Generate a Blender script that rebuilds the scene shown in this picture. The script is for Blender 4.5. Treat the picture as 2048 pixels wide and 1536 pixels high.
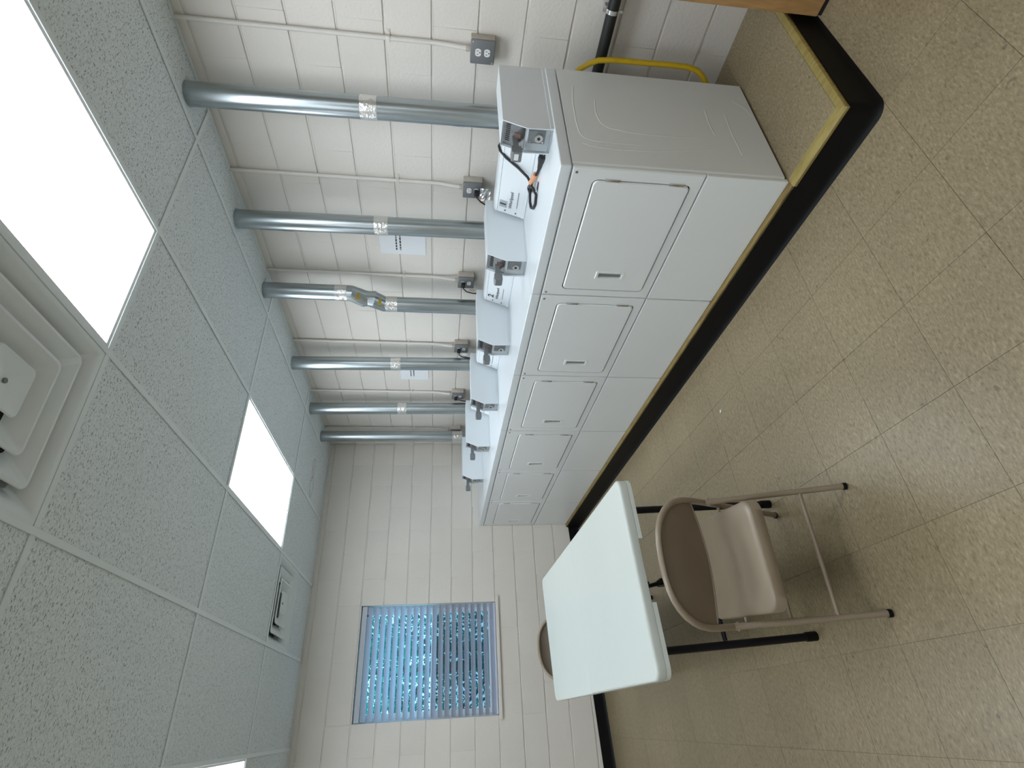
import bpy, bmesh, math, random
from mathutils import Vector, Matrix

# ------------------------------------------------------------------ clear
for o in list(bpy.data.objects):
    bpy.data.objects.remove(o, do_unlink=True)
scn = bpy.context.scene
COL = scn.collection
random.seed(7)

# ------------------------------------------------------------------ camera (held sideways: world up is image left)
CAM = Vector((-1.7692, -1.2496, 1.5361))
R_ = Vector((0.84744306, -0.53056869, 0.01836104))
U_ = Vector((0.05442558, 0.12122987, 0.99113126))
F_ = Vector((0.52808912, 0.83892799, -0.13161192))
cam_d = bpy.data.cameras.new('camera')
cam_d.sensor_fit = 'HORIZONTAL'
cam_d.sensor_width = 36.0
cam_d.lens = 1079.64 / 2048 * 36.0
cam_d.clip_start = 0.02
cam = bpy.data.objects.new('camera', cam_d)
COL.objects.link(cam)
xa, ya, za = -U_, R_, -F_
cam.matrix_world = Matrix(((xa.x, ya.x, za.x, CAM.x), (xa.y, ya.y, za.y, CAM.y),
                           (xa.z, ya.z, za.z, CAM.z), (0, 0, 0, 1)))
scn.camera = cam

# ------------------------------------------------------------------ world, exposure
PANEL_STRENGTH = 10.2
wd = bpy.data.worlds.new('sky')
scn.world = wd
wd.use_nodes = True
bg = wd.node_tree.nodes['Background']
bg.inputs['Color'].default_value = (0.50, 0.82, 1.0, 1)
bg.inputs['Strength'].default_value = 3.8
scn.view_settings.view_transform = 'Standard'
scn.view_settings.look = 'None'
scn.view_settings.exposure = 0.0
scn.view_settings.gamma = 1.0
scn.view_settings.use_curve_mapping = False

# ------------------------------------------------------------------ materials
MATS = {}

def nt(name):
    m = bpy.data.materials.new(name)
    m.use_nodes = True
    t = m.node_tree
    return m, t, t.nodes['Principled BSDF']

def mat(name, col, rough=0.5, metal=0.0, var=0.0, vscale=6.0, bump=0.0, bscale=60.0, spec=0.5,
        rnd=0.0, stretch=None, detail=3.0, coat=0.0):
    """Principled material with a noise-driven tone variation and a fine noise bump."""
    m, t, p = nt(name)
    N, L = t.nodes, t.links
    p.inputs['Roughness'].default_value = rough
    p.inputs['Metallic'].default_value = metal
    p.inputs['Specular IOR Level'].default_value = spec
    p.inputs['Coat Weight'].default_value = coat
    geo = N.new('ShaderNodeNewGeometry')
    src = geo.outputs['Position']
    if stretch:
        mp = N.new('ShaderNodeMapping')
        mp.inputs['Scale'].default_value = stretch
        L.new(src, mp.inputs['Vector'])
        src = mp.outputs['Vector']
    nz = N.new('ShaderNodeTexNoise')
    nz.inputs['Scale'].default_value = vscale
    nz.inputs['Detail'].default_value = detail
    L.new(src, nz.inputs['Vector'])
    mr = N.new('ShaderNodeMapRange')
    mr.inputs['From Min'].default_value = 0.3
    mr.inputs['From Max'].default_value = 0.7
    mr.inputs['To Min'].default_value = 1 - var
    mr.inputs['To Max'].default_value = 1 + var
    L.new(nz.outputs['Fac'], mr.inputs['Value'])
    hs = N.new('ShaderNodeHueSaturation')
    hs.inputs['Color'].default_value = (*col, 1)
    val = mr.outputs['Result']
    if rnd > 0:
        oi = N.new('ShaderNodeObjectInfo')
        m2 = N.new('ShaderNodeMapRange')
        m2.inputs['To Min'].default_value = 1 - rnd
        m2.inputs['To Max'].default_value = 1 + rnd
        L.new(oi.outputs['Random'], m2.inputs['Value'])
        mu = N.new('ShaderNodeMath')
        mu.operation = 'MULTIPLY'
        L.new(val, mu.inputs[0])
        L.new(m2.outputs['Result'], mu.inputs[1])
        val = mu.outputs['Value']
    L.new(val, hs.inputs['Value'])
    L.new(hs.outputs['Color'], p.inputs['Base Color'])
    if bump > 0:
        n2 = N.new('ShaderNodeTexNoise')
        n2.inputs['Scale'].default_value = bscale
        n2.inputs['Detail'].default_value = 4.0
        L.new(src, n2.inputs['Vector'])
        bp = N.new('ShaderNodeBump')
        bp.inputs['Strength'].default_value = bump
        bp.inputs['Distance'].default_value = 0.01
        L.new(n2.outputs['Fac'], bp.inputs['Height'])
        L.new(bp.outputs['Normal'], p.inputs['Normal'])
    MATS[name] = m
    return m

def emis(name, col, strength):
    m, t, p = nt(name)
    p.inputs['Base Color'].default_value = (0.8, 0.8, 0.8, 1)
    p.inputs['Emission Color'].default_value = (*col, 1)
    p.inputs['Emission Strength'].default_value = strength
    MATS[name] = m
    return m

WALLC = (0.745, 0.712, 0.655)
mat('wall_paint', WALLC, 0.5, var=0.02, vscale=3.0, bump=0.16, bscale=70.0, rnd=0.012)
mat('mortar_paint', (0.745, 0.712, 0.655), 0.5, var=0.03, vscale=5.0, bump=0.3, bscale=45.0)
mat('trim_paint', (0.73, 0.70, 0.655), 0.5, var=0.02, bump=0.1)
mat('enamel', (0.80, 0.835, 0.835), 0.32, var=0.008, vscale=2.0, spec=0.5)
mat('enamel_top', (0.74, 0.79, 0.82), 0.3, var=0.01, vscale=2.0)
mat('plastic_white', (0.60, 0.645, 0.60), 0.42, var=0.012, vscale=3.0, bump=0.05, bscale=300.0)
mat('galv', (0.45, 0.50, 0.52), 0.30, metal=1.0, var=0.14, vscale=4.0, stretch=(9, 9, 0.5))
mat('foil_tape', (0.78, 0.78, 0.76), 0.3, metal=1.0, var=0.1, bump=0.55, bscale=45.0)
mat('chrome', (0.75, 0.76, 0.77), 0.2, metal=1.0)
mat('meter_metal', (0.30, 0.31, 0.32), 0.28, metal=1.0, var=0.15, vscale=40.0)
mat('meter_grey', (0.42, 0.46, 0.48), 0.4, var=0.03)
mat('slot_grey', (0.22, 0.235, 0.235), 0.5)
mat('coin_grey', (0.17, 0.185, 0.19), 0.45, var=0.1, vscale=30.0)
mat('box_cover', (0.17, 0.18, 0.19), 0.45, var=0.05)
mat('box_side', (0.50, 0.46, 0.40), 0.6, var=0.06, vscale=40)
mat('recept', (0.80, 0.80, 0.78), 0.4)
mat('black_rubber', (0.004, 0.004, 0.0045), 0.5, var=0.15, vscale=12.0, spec=0.18)
mat('black_steel', (0.005, 0.005, 0.009), 0.4, var=0.1, spec=0.25)
mat('black_iron', (0.012, 0.014, 0.013), 0.5, var=0.2, vscale=25.0)
mat('black_plastic', (0.012, 0.012, 0.013), 0.5)
mat('dark_gap', (0.02, 0.02, 0.02), 0.7)
mat('chair_paint', (0.272, 0.218, 0.156), 0.38, var=0.05, vscale=10.0, coat=0.1)
mat('chair_dark', (0.10, 0.09, 0.075), 0.5)
mat('yellow_hose', (0.60, 0.40, 0.015), 0.38, var=0.08, vscale=30)
mat('orange_tag', (0.75, 0.36, 0.19), 0.5)
mat('paper', (0.78, 0.81, 0.83), 0.7)
mat('ink', (0.06, 0.06, 0.07), 0.7)
mat('yellow_sticker', (0.62, 0.47, 0.06), 0.5)
mat('brown_strip', (0.16, 0.09, 0.07), 0.5)
mat('tee_bar', (0.77, 0.83, 0.835), 0.5, var=0.01)
mat('vent_paint', (0.75, 0.81, 0.815), 0.45, var=0.02)
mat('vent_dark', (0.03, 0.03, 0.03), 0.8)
mat('light_frame', (0.75, 0.77, 0.77), 0.4)
def slat_mat():
    m, t, p = nt('blind_white')
    N, L = t.nodes, t.links
    p.inputs['Base Color'].default_value = (0.74, 0.78, 0.86, 1)  # blue tint stands in for sky light bounced between the slats
    p.inputs['Roughness'].default_value = 0.4
    tl = N.new('ShaderNodeBsdfTranslucent'); tl.inputs['Color'].default_value = (0.72, 0.80, 0.95, 1)
    mx = N.new('ShaderNodeMixShader'); mx.inputs['Fac'].default_value = 0.3
    L.new(p.outputs[0], mx.inputs[1]); L.new(tl.outputs[0], mx.inputs[2]); L.new(mx.outputs[0], N['Material Output'].inputs['Surface'])
    MATS['blind_white'] = m
slat_mat()
mat('sash_white', (0.74, 0.77, 0.80), 0.4)
mat('stain', (0.47, 0.44, 0.38), 0.9)
mat('bark', (0.09, 0.10, 0.10), 0.9, var=0.3, vscale=20)
mat('earth', (0.05, 0.075, 0.07), 0.9, var=0.3, vscale=3)
emis('panel_glow', (0.93, 1.0, 1.075), PANEL_STRENGTH)

def fleck_floor():
    m, t, p = nt('floor_tile')
    N, L = t.nodes, t.links
    p.inputs['Roughness'].default_value = 0.36
    p.inputs['Specular IOR Level'].default_value = 0.4
    geo = N.new('ShaderNodeNewGeometry')
    # short flecks at mixed angles: two stretched noises
    def stretched(rot, sc, scale):
        mp = N.new('ShaderNodeMapping')
        mp.inputs['Rotation'].default_value = (0, 0, rot)
        mp.inputs['Scale'].default_value = sc
        L.new(geo.outputs['Position'], mp.inputs['Vector'])
        n = N.new('ShaderNodeTexNoise')
        n.inputs['Scale'].default_value = scale
        n.inputs['Detail'].default_value = 4.0
        n.inputs['Roughness'].default_value = 0.65
        L.new(mp.outputs['Vector'], n.inputs['Vector'])
        return n.outputs['Fac']
    a = stretched(0.5, (1, 2.4, 1), 62)
    b = stretched(2.1, (1, 2.4, 1), 56)
    mx = N.new('ShaderNodeMath'); mx.operation = 'ADD'
    L.new(a, mx.inputs[0]); L.new(b, mx.inputs[1])
    cr = N.new('ShaderNodeValToRGB')
    e = cr.color_ramp.elements
    e[0].position = 0.36; e[0].color = (0.165, 0.128, 0.071, 1)
    e[1].position = 0.66; e[1].color = (0.366, 0.301, 0.187, 1)
    k = cr.color_ramp.elements.new(0.46); k.color = (0.242, 0.192, 0.113, 1)
    k = cr.color_ramp.elements.new(0.54); k.color = (0.275, 0.220, 0.132, 1)
    hf = N.new('ShaderNodeMath'); hf.operation = 'MULTIPLY'; hf.inputs[1].default_value = 0.5
    L.new(mx.outputs[0], hf.inputs[0])
    L.new(hf.outputs[0], cr.inputs['Fac'])
    # broad wear and dark scuffs
    w = N.new('ShaderNodeTexNoise'); w.inputs['Scale'].default_value = 1.7; w.inputs['Detail'].default_value = 5
    L.new(geo.outputs['Position'], w.inputs['Vector'])
    mr = N.new('ShaderNodeMapRange')
    mr.inputs['From Min'].default_value = 0.3; mr.inputs['From Max'].default_value = 0.7
    mr.inputs['To Min'].default_value = 0.9; mr.inputs['To Max'].default_value = 1.08
    L.new(w.outputs['Fac'], mr.inputs['Value'])
    sc = N.new('ShaderNodeTexNoise'); sc.inputs['Scale'].default_value = 26; sc.inputs['Detail'].default_value = 1
    L.new(geo.outputs['Position'], sc.inputs['Vector'])
    sm = N.new('ShaderNodeMapRange')
    sm.inputs['From Min'].default_value = 0.74; sm.inputs['From Max'].default_value = 0.79
    sm.inputs['To Min'].default_value = 1.0; sm.inputs['To Max'].default_value = 0.66
    L.new(sc.outputs['Fac'], sm.inputs['Value'])
    oi = N.new('ShaderNodeObjectInfo')
    om = N.new('ShaderNodeMapRange')
    om.inputs['To Min'].default_value = 0.965; om.inputs['To Max'].default_value = 1.035
    L.new(oi.outputs['Random'], om.inputs['Value'])
    m1 = N.new('ShaderNodeMath'); m1.operation = 'MULTIPLY'
    L.new(mr.outputs[0], m1.inputs[0]); L.new(sm.outputs[0], m1.inputs[1])
    m2 = N.new('ShaderNodeMath'); m2.operation = 'MULTIPLY'
    L.new(m1.outputs[0], m2.inputs[0]); L.new(om.outputs[0], m2.inputs[1])
    hs = N.new('ShaderNodeHueSaturation')
    L.new(cr.outputs['Color'], hs.inputs['Color']); L.new(m2.outputs[0], hs.inputs['Value'])
    L.new(hs.outputs['Color'], p.inputs['Base Color'])
    bp = N.new('ShaderNodeBump'); bp.inputs['Strength'].default_value = 0.06; bp.inputs['Distance'].default_value = 0.01
    L.new(w.outputs['Fac'], bp.inputs['Height']); L.new(bp.outputs['Normal'], p.inputs['Normal'])
    MATS['floor_tile'] = m
fleck_floor()

def fissured():
    m, t, p = nt('ceiling_tile')
    N, L = t.nodes, t.links
    p.inputs['Roughness'].default_value = 0.9
    p.inputs['Specular IOR Level'].default_value = 0.15
    geo = N.new('ShaderNodeNewGeometry')
    mp = N.new('ShaderNodeMapping'); mp.inputs['Scale'].default_value = (1.0, 1.9, 1)
    L.new(geo.outputs['Position'], mp.inputs['Vector'])
    n1 = N.new('ShaderNodeTexNoise'); n1.inputs['Scale'].default_value = 82; n1.inputs['Detail'].default_value = 2.5
    n1.inputs['Distortion'].default_value = 0.7
    L.new(mp.outputs['Vector'], n1.inputs['Vector'])
    r1 = N.new('ShaderNodeMapRange'); r1.inputs['From Min'].default_value = 0.585; r1.inputs['From Max'].default_value = 0.665
    L.new(n1.outputs['Fac'], r1.inputs['Value'])
    n2 = N.new('ShaderNodeTexNoise'); n2.inputs['Scale'].default_value = 170; n2.inputs['Detail'].default_value = 2
    L.new(geo.outputs['Position'], n2.inputs['Vector'])
    r2 = N.new('ShaderNodeMapRange'); r2.inputs['From Min'].default_value = 0.35; r2.inputs['From Max'].default_value = 0.75
    L.new(n2.outputs['Fac'], r2.inputs['Value'])
    mix = N.new('ShaderNodeMix'); mix.data_type = 'RGBA'
    mix.inputs['A'].default_value = (0.84, 0.905, 0.915, 1)
    mix.inputs['B'].default_value = (0.43, 0.47, 0.475, 1)
    L.new(r1.outputs[0], mix.inputs['Factor'])
    mix2 = N.new('ShaderNodeMix'); mix2.data_type = 'RGBA'; mix2.blend_type = 'MULTIPLY'
    mix2.inputs['Factor'].default_value = 0.18
    L.new(mix.outputs['Result'], mix2.inputs['A'])
    L.new(r2.outputs[0], mix2.inputs['B'])
    L.new(mix2.outputs['Result'], p.inputs['Base Color'])
    sub = N.new('ShaderNodeMath'); sub.operation = 'MULTIPLY'; sub.inputs[1].default_value = -1
    L.new(r1.outputs[0], sub.inputs[0])
    bp = N.new('ShaderNodeBump'); bp.inputs['Strength'].default_value = 0.6; bp.inputs['Distance'].default_value = 0.004
    L.new(sub.outputs[0], bp.inputs['Height']); L.new(bp.outputs['Normal'], p.inputs['Normal'])
    MATS['ceiling_tile'] = m
fissured()

def wood(name, c1, c2, rough, stretch):
    m, t, p = nt(name)
    N, L = t.nodes, t.links
    p.inputs['Roughness'].default_value = rough
    geo = N.new('ShaderNodeNewGeometry')
    mp = N.new('ShaderNodeMapping'); mp.inputs['Scale'].default_value = stretch
    L.new(geo.outputs['Position'], mp.inputs['Vector'])
    n = N.new('ShaderNodeTexNoise'); n.inputs['Scale'].default_value = 9; n.inputs['Detail'].default_value = 5
    n.inputs['Distortion'].default_value = 0.6
    L.new(mp.outputs['Vector'], n.inputs['Vector'])
    cr = N.new('ShaderNodeValToRGB')
    cr.color_ramp.elements[0].position = 0.35; cr.color_ramp.elements[0].color = (*c1, 1)
    cr.color_ramp.elements[1].position = 0.68; cr.color_ramp.elements[1].color = (*c2, 1)
    L.new(n.outputs['Fac'], cr.inputs['Fac']); L.new(cr.outputs['Color'], p.inputs['Base Color'])
    MATS[name] = m
wood('maple', (0.36, 0.20, 0.075), (0.46, 0.27, 0.11), 0.4, (6, 6, 1.0))
wood('edge_wood', (0.16, 0.105, 0.03), (0.27, 0.20, 0.06), 0.5, (6, 1.0, 6))
wood('trim_wood', (0.25, 0.185, 0.05), (0.37, 0.295, 0.095), 0.4, (6, 1.0, 6))

def glass():
    m, t, p = nt('window_glass')
    N, L = t.nodes, t.links
    out = N['Material Output']
    tr = N.new('ShaderNodeBsdfTransparent'); tr.inputs['Color'].default_value = (0.72, 0.92, 0.97, 1)
    gl = N.new('ShaderNodeBsdfGlossy'); gl.inputs['Roughness'].default_value = 0.02
    mx = N.new('ShaderNodeMixShader'); mx.inputs['Fac'].default_value = 0.06
    L.new(tr.outputs[0], mx.inputs[1]); L.new(gl.outputs[0], mx.inputs[2]); L.new(mx.outputs[0], out.inputs['Surface'])
    MATS['window_glass'] = m
glass()

def screen():
    m, t, p = nt('insect_screen')
    N, L = t.nodes, t.links
    out = N['Material Output']
    tr = N.new('ShaderNodeBsdfTransparent')
    df = N.new('ShaderNodeBsdfDiffuse'); df.inputs['Color'].default_value = (0.04, 0.06, 0.11, 1)
    mx = N.new('ShaderNodeMixShader'); mx.inputs['Fac'].default_value = 0.5
    L.new(tr.outputs[0], mx.inputs[1]); L.new(df.outputs[0], mx.inputs[2]); L.new(mx.outputs[0], out.inputs['Surface'])
    MATS['insect_screen'] = m
screen()

def leaf():
    m, t, p = nt('leaf')
    N, L = t.nodes, t.links
    out = N['Material Output']
    geo = N.new('ShaderNodeNewGeometry')
    n = N.new('ShaderNodeTexNoise'); n.inputs['Scale'].default_value = 2.2; n.inputs['Detail'].default_value = 3
    L.new(geo.outputs['Position'], n.inputs['Vector'])
    cr = N.new('ShaderNodeValToRGB')
    cr.color_ramp.elements[0].position = 0.35; cr.color_ramp.elements[0].color = (0.02, 0.11, 0.10, 1)
    cr.color_ramp.elements[1].position = 0.65; cr.color_ramp.elements[1].color = (0.10, 0.42, 0.33, 1)
    L.new(n.outputs['Fac'], cr.inputs['Fac'])
    d = N.new('ShaderNodeBsdfDiffuse'); tl = N.new('ShaderNodeBsdfTranslucent')
    L.new(cr.outputs['Color'], d.inputs['Color']); L.new(cr.outputs['Color'], tl.inputs['Color'])
    mx = N.new('ShaderNodeMixShader'); mx.inputs['Fac'].default_value = 0.5
    L.new(d.outputs[0], mx.inputs[1]); L.new(tl.outputs[0], mx.inputs[2]); L.new(mx.outputs[0], out.inputs['Surface'])
    MATS['leaf'] = m
leaf()

# ------------------------------------------------------------------ geometry helpers
def box(bm, x0, x1, y0, y1, z0, z1, bev=0.0, seg=2):
    vs = [bm.verts.new(c) for c in ((x0, y0, z0), (x1, y0, z0), (x1, y1, z0), (x0, y1, z0),
                                    (x0, y0, z1), (x1, y0, z1), (x1, y1, z1), (x0, y1, z1))]
    fs = [(0, 3, 2, 1), (4, 5, 6, 7), (0, 1, 5, 4), (1, 2, 6, 5), (2, 3, 7, 6), (3, 0, 4, 7)]
    faces = [bm.faces.new([vs[i] for i in f]) for f in fs]
    if bev > 0:
        es = list({e for f in faces for e in f.edges})
        bmesh.ops.bevel(bm, geom=es, offset=bev, segments=seg, profile=0.5, affect='EDGES')
    return bm

def tube(bm, path, r, seg=12, caps=True, closed=False):
    pts = [Vector(p) for p in path]
    n = len(pts)
    rr = r if isinstance(r, (list, tuple)) else [r] * n
    def tan(i):
        if closed:
            return (pts[(i + 1) % n] - pts[i - 1]).normalized()
        if i == 0: return (pts[1] - pts[0]).normalized()
        if i == n - 1: return (pts[-1] - pts[-2]).normalized()
        return ((pts[i + 1] - pts[i]).normalized() + (pts[i] - pts[i - 1]).normalized()).normalized()
    t0 = tan(0)
    up = Vector((0, 0, 1)) if abs(t0.z) < 0.9 else Vector((0, 1, 0))
    nrm = t0.cross(up).normalized()
    rings = []
    prev = t0
    for i in range(n):
        t = tan(i)
        ax = prev.cross(t)
        if ax.length > 1e-7:
            ang = prev.angle(t)
            nrm = Matrix.Rotation(ang, 3, ax.normalized()) @ nrm
        nrm = (nrm - t * nrm.dot(t)).normalized()
        b = t.cross(nrm)
        ring = [bm.verts.new(pts[i] + (nrm * math.cos(2 * math.pi * k / seg) + b * math.sin(2 * math.pi * k / seg)) * rr[i])
                for k in range(seg)]
        rings.append(ring)
        prev = t
    m = n if closed else n - 1
    for i in range(m):
        a, b2 = rings[i], rings[(i + 1) % n]
        for k in range(seg):
            bm.faces.new((a[k], a[(k + 1) % seg], b2[(k + 1) % seg], b2[k]))
    if caps and not closed:
        bm.faces.new(rings[0][::-1]); bm.faces.new(rings[-1])
    return bm

def prism(bm, poly, axis, a, b):
    """poly: 2-D points in the two other axes (order kept), extruded along axis from a to b."""
    def p3(q, w):
        if axis == 'y': return (q[0], w, q[1])
        if axis == 'x': return (w, q[0], q[1])
        return (q[0], q[1], w)
    A = [bm.verts.new(p3(q, a)) for q in poly]
    B = [bm.verts.new(p3(q, b)) for q in poly]
    n = len(poly)
    bm.faces.new(A[::-1]); bm.faces.new(B)
    for i in range(n):
        bm.faces.new((A[i], A[(i + 1) % n], B[(i + 1) % n], B[i]))
    return bm

def cyl(bm, c, axis, r, l, seg=16):
    d = {'x': Vector((1, 0, 0)), 'y': Vector((0, 1, 0)), 'z': Vector((0, 0, 1))}[axis]
    c = Vector(c)
    return tube(bm, [c, c + d * l], r, seg)

def rrect(w0, w1, h0, h1, r, k=6):
    """rounded rectangle loop, k segments per corner (k even), ccw, plus index of the corner for each point"""
    pts = []
    for ci, (cx, cy, a0) in enumerate(((w1 - r, h1 - r, 0), (w0 + r, h1 - r, 90), (w0 + r, h0 + r, 180), (w1 - r, h0 + r, 270))):
        for i in range(k + 1):
            a = math.radians(a0 + 90 * i / k)
            pts.append((cx + r * math.cos(a), cy + r * math.sin(a), ci, i))
    return pts

def finish(bm, smooth=None):
    bmesh.ops.recalc_face_normals(bm, faces=bm.faces[:])
    me = bpy.data.meshes.new('mesh')
    bm.to_mesh(me)
    bm.free()
    if smooth == 'w':                                  # area-weighted normals: big faces stay flat, small bevels round
        for p in me.polygons: p.use_smooth = True
        acc = [Vector((0, 0, 0)) for _ in me.vertices]
        for p in me.polygons:
            for vi in p.vertices: acc[vi] += p.normal * p.area
        me.normals_split_custom_set_from_vertices([tuple(a.normalized()) for a in acc])
    elif smooth is not None:
        for p in me.polygons: p.use_smooth = True
        me.set_sharp_from_angle(angle=math.radians(smooth))
    return me

def obj(name, bm, m, parent=None, loc=(0, 0, 0), rot=(0, 0, 0), smooth=None):
    me = finish(bm, smooth) if isinstance(bm, bmesh.types.BMesh) else bm
    if m and not me.materials:
        me.materials.append(MATS[m])
    me.name = name
    o = bpy.data.objects.new(name, me)
    o.location = loc
    o.rotation_euler = rot
    COL.objects.link(o)
    o.parent = parent
    return o

def tag(o, label, cat, group=None):
    o['label'] = label; o['category'] = cat
    if group: o['group'] = group
    return o

def thing(name, label, cat, loc=(0, 0, 0), rot=(0, 0, 0), group=None):
    o = bpy.data.objects.new(name, None)
    o.empty_display_size = 0.1
    o.location = loc; o.rotation_euler = rot
    COL.objects.link(o)
    return tag(o, label, cat, group)

def struct(o):
    o['kind'] = 'structure'
    return o

def B():
    return bmesh.new()

def text_mesh(s, size, extrude=0.0004, bold=0.0):
    c = bpy.data.curves.new('text', 'FONT')
    c.body = s; c.size = size; c.extrude = extrude
    c.offset = bold
    c.align_x = 'CENTER'; c.align_y = 'CENTER'
    o = bpy.data.objects.new('text', c)
    COL.objects.link(o)
    dg = bpy.context.evaluated_depsgraph_get()
    me = bpy.data.meshes.new_from_object(o.evaluated_get(dg))
    bpy.data.objects.remove(o, do_unlink=True)
    me.materials.clear()
    return me

# ------------------------------------------------------------------ dimensions of the room
XW, YB, ZC = 0.953, 4.40, 2.728          # right wall, back wall, ceiling
XL, YF = -4.20, -3.20                    # left wall, wall behind the camera
SL = 0.0373                              # the floor falls away from the platform
TILT = -math.atan(SL)
def fz(x): return SL * (x + 0.8)
PT = 0.164                               # platform top
W = 0.7325                               # dryer pitch

# ------------------------------------------------------------------ floor
bm = B(); box(bm, XL + 0.8 - .2, XW + 0.8 + .2, YF - .2, YB + .2, -0.12, -0.003)
floor = struct(obj('floor', bm, 'floor_tile', None, (-0.8, 0, 0), (0, TILT, 0)))
TS = 0.319
bm = B(); box(bm, -TS / 2 + .0006, TS / 2 - .0006, -TS / 2 + .0006, TS / 2 - .0006, -0.003, 0.0)
tile_me = finish(bm); tile_me.materials.append(MATS['floor_tile'])
rest = B()
i0 = -10
for i in range(-10, 6):
    for j in range(-10, 14):
        x = -0.985 + TS * (i + 0.5); y = -0.035 + TS * (j + 0.5)
        if x - TS / 2 < XL - .1 or x + TS / 2 > XW + .05 or y - TS / 2 < YF - .1 or y + TS / 2 > YB + 0.2: continue
        if x - TS / 2 > -0.02 and y - TS / 2 > -0.3: continue          # under the platform
        dz = random.uniform(-0.0003, 0.0)
        if -2.65 < x < 0.66 and -1.5 < y:
            obj('tile', tile_me, None, floor, (x + 0.8, y, dz))
        else:
            box(rest, x + .8 - TS / 2 + .0006, x + .8 + TS / 2 - .0006, y - TS / 2 + .0006, y + TS / 2 - .0006, -.003, dz)
o = obj('tile_field', rest, 'floor_tile', floor); o['kind'] = 'stuff'

# ------------------------------------------------------------------ block walls
JZ = [1.389 + 0.2155 * k for k in range(-7, 8)]       # bed joints
G = 0.0045                                            # half joint

def blocks(parent, axis, a0, a1, L, phase, even_offset, hole=None, plane=0.0):
    cache = {}
    for c in range(len(JZ) - 1):
        z0, z1 = JZ[c], JZ[c + 1]
        z0 = max(z0, -0.12); z1 = min(z1, ZC + .02)
        if z1 - z0 < 0.03: continue
        off = phase + (L / 2 if (c % 2) == even_offset else 0)
        k0 = math.floor((a0 - off) / L)
        s = off + k0 * L
        spans = []
        while s < a1:
            p, q = max(s, a0), min(s + L, a1)
            s += L
            if q - p < 0.03: continue
            if hole and z0 < hole[3] - 0.05 and z1 > hole[2] + 0.05:
                if p < hole[0] - .02: spans.append((p, min(q, hole[0] + G)))
                if q > hole[1] + .02: spans.append((max(p, hole[1] - G), q))
                continue
            spans.append((p, q))
        for p, q in spans:
            w, h = q - p - 0.0016, z1 - z0 - 2 * G
            if w < 0.02: continue
            key = (round(w, 3), round(h, 3))
            if key not in cache:
                bm = B()
                box(bm, -0.006, 0.02, -w / 2, w / 2, -h / 2, h / 2)
                bed = [e for e in bm.edges if abs(e.verts[0].co.y - e.verts[1].co.y) > w * .9 and e.verts[0].co.x < 0]
                bmesh.ops.bevel(bm, geom=bed, offset=0.0038, segments=2, profile=0.5, affect='EDGES')
                if axis == 'x':
                    for v_ in bm.verts: v_.co = Vector((-v_.co.y, v_.co.x, v_.co.z))
                cache[key] = finish(bm, 'w'); cache[key].materials.append(MATS['wall_paint'])
            d = random.uniform(-0.0013, 0.0010)
            cz, ca = (z0 + z1) / 2 + random.uniform(-.001, .001), (p + q) / 2
            loc = (plane + 0.006 + d, ca, cz) if axis == 'y' else (ca, plane + 0.006 + d, cz)
            obj('block', cache[key], None, parent, loc)

bm = B(); box(bm, XW + 0.006, XW + 0.2, YF - .2, YB + .2, -0.15, ZC + .2)
wall_r = struct(obj('wall_right', bm, 'mortar_paint'))
blocks(wall_r, 'y', -1.45, YB, 0.457, 0.003, 0, None, XW)

WX0, WX1, WZ0, WZ1 = -1.728, -0.757, 0.953, 2.247    # window opening
bm = B()
for (a, b, c, d) in ((XL - .2, WX0, -.15, ZC + .2), (WX1, XW + .006, -.15, ZC + .2), (WX0, WX1, -.15, WZ0), (WX0, WX1, WZ1, ZC + .2)):
    box(bm, a, b, YB + 0.006, YB + 0.2, c, d)
wall_b = struct(obj('wall_back', bm, 'mortar_paint'))
blocks(wall_b, 'x', -2.75, XW, 0.485, 0.212, 0, (WX0, WX1, WZ0, WZ1), YB)

bm = B(); box(bm, XL - .2, XL, YF - .2, YB + .2, -.2, ZC + .2); struct(obj('wall_left', bm, 'wall_paint'))
bm = B(); box(bm, XL, XW + .006, YF - .2, YF, -.2, ZC + .2); struct(obj('wall_front', bm, 'wall_paint'))

# cove base along the back wall (left of the platform), dropping with the floor
def cove_profile(h):
    return [(0, 0), (0.016, 0.0), (0.011, 0.006), (0.006, 0.016), (0.0045, 0.03), (0.0045, h), (0, h)]
bm = B()
pr = cove_profile(0.108)
A = []; Bv = []
for (d, h) in pr:
    A.append(bm.verts.new((XL, YB - d, fz(XL) + h))); Bv.append(bm.verts.new((-0.02, YB - d, fz(-0.02) + h)))
for i in range(len(pr)):
    j = (i + 1) % len(pr); bm.faces.new((A[i], A[j], Bv[j], Bv[i]))
bm.faces.new(A); bm.faces.new(Bv[::-1])
bb = struct(obj('baseboard_back', bm, 'black_rubber', smooth=50))

# ------------------------------------------------------------------ ceiling: tees, tiles
XG = [XL, -3.78, -3.14, -2.51, -1.872, -1.214, -0.562, 0.068, 0.706, XW]
YG = [YF, -2.16, -0.83, 0.507, 1.845, 3.157, YB]
bm = B(); box(bm, XL - .2, XW + .2, YF - .2, YB + .2, ZC + 0.13, ZC + .25)
ceil_ = struct(obj('ceiling', bm, 'vent_paint'))
LIGHTS = {(6, 2): 1, (6, 4): 1, (3, 4): 1, (3, 2): 1, (3, 0): 1}
V1 = (-1.214, -0.562, -0.145, 0.507)
V2 = (-1.214, -0.562, 3.157, 3.790)
TB = 0.012
def ctile(x0, x1, y0, y1):
    w, d = x1 - x0 - 2 * TB + .014, y1 - y0 - 2 * TB + .014
    bm = B(); box(bm, -w / 2, w / 2, -d / 2, d / 2, 0, 0.016)
    t = obj('tile', bm, 'ceiling_tile', ceil_, ((x0 + x1) / 2, (y0 + y1) / 2, ZC + 0.0035 + random.uniform(0, .0012)))
    return t
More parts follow.
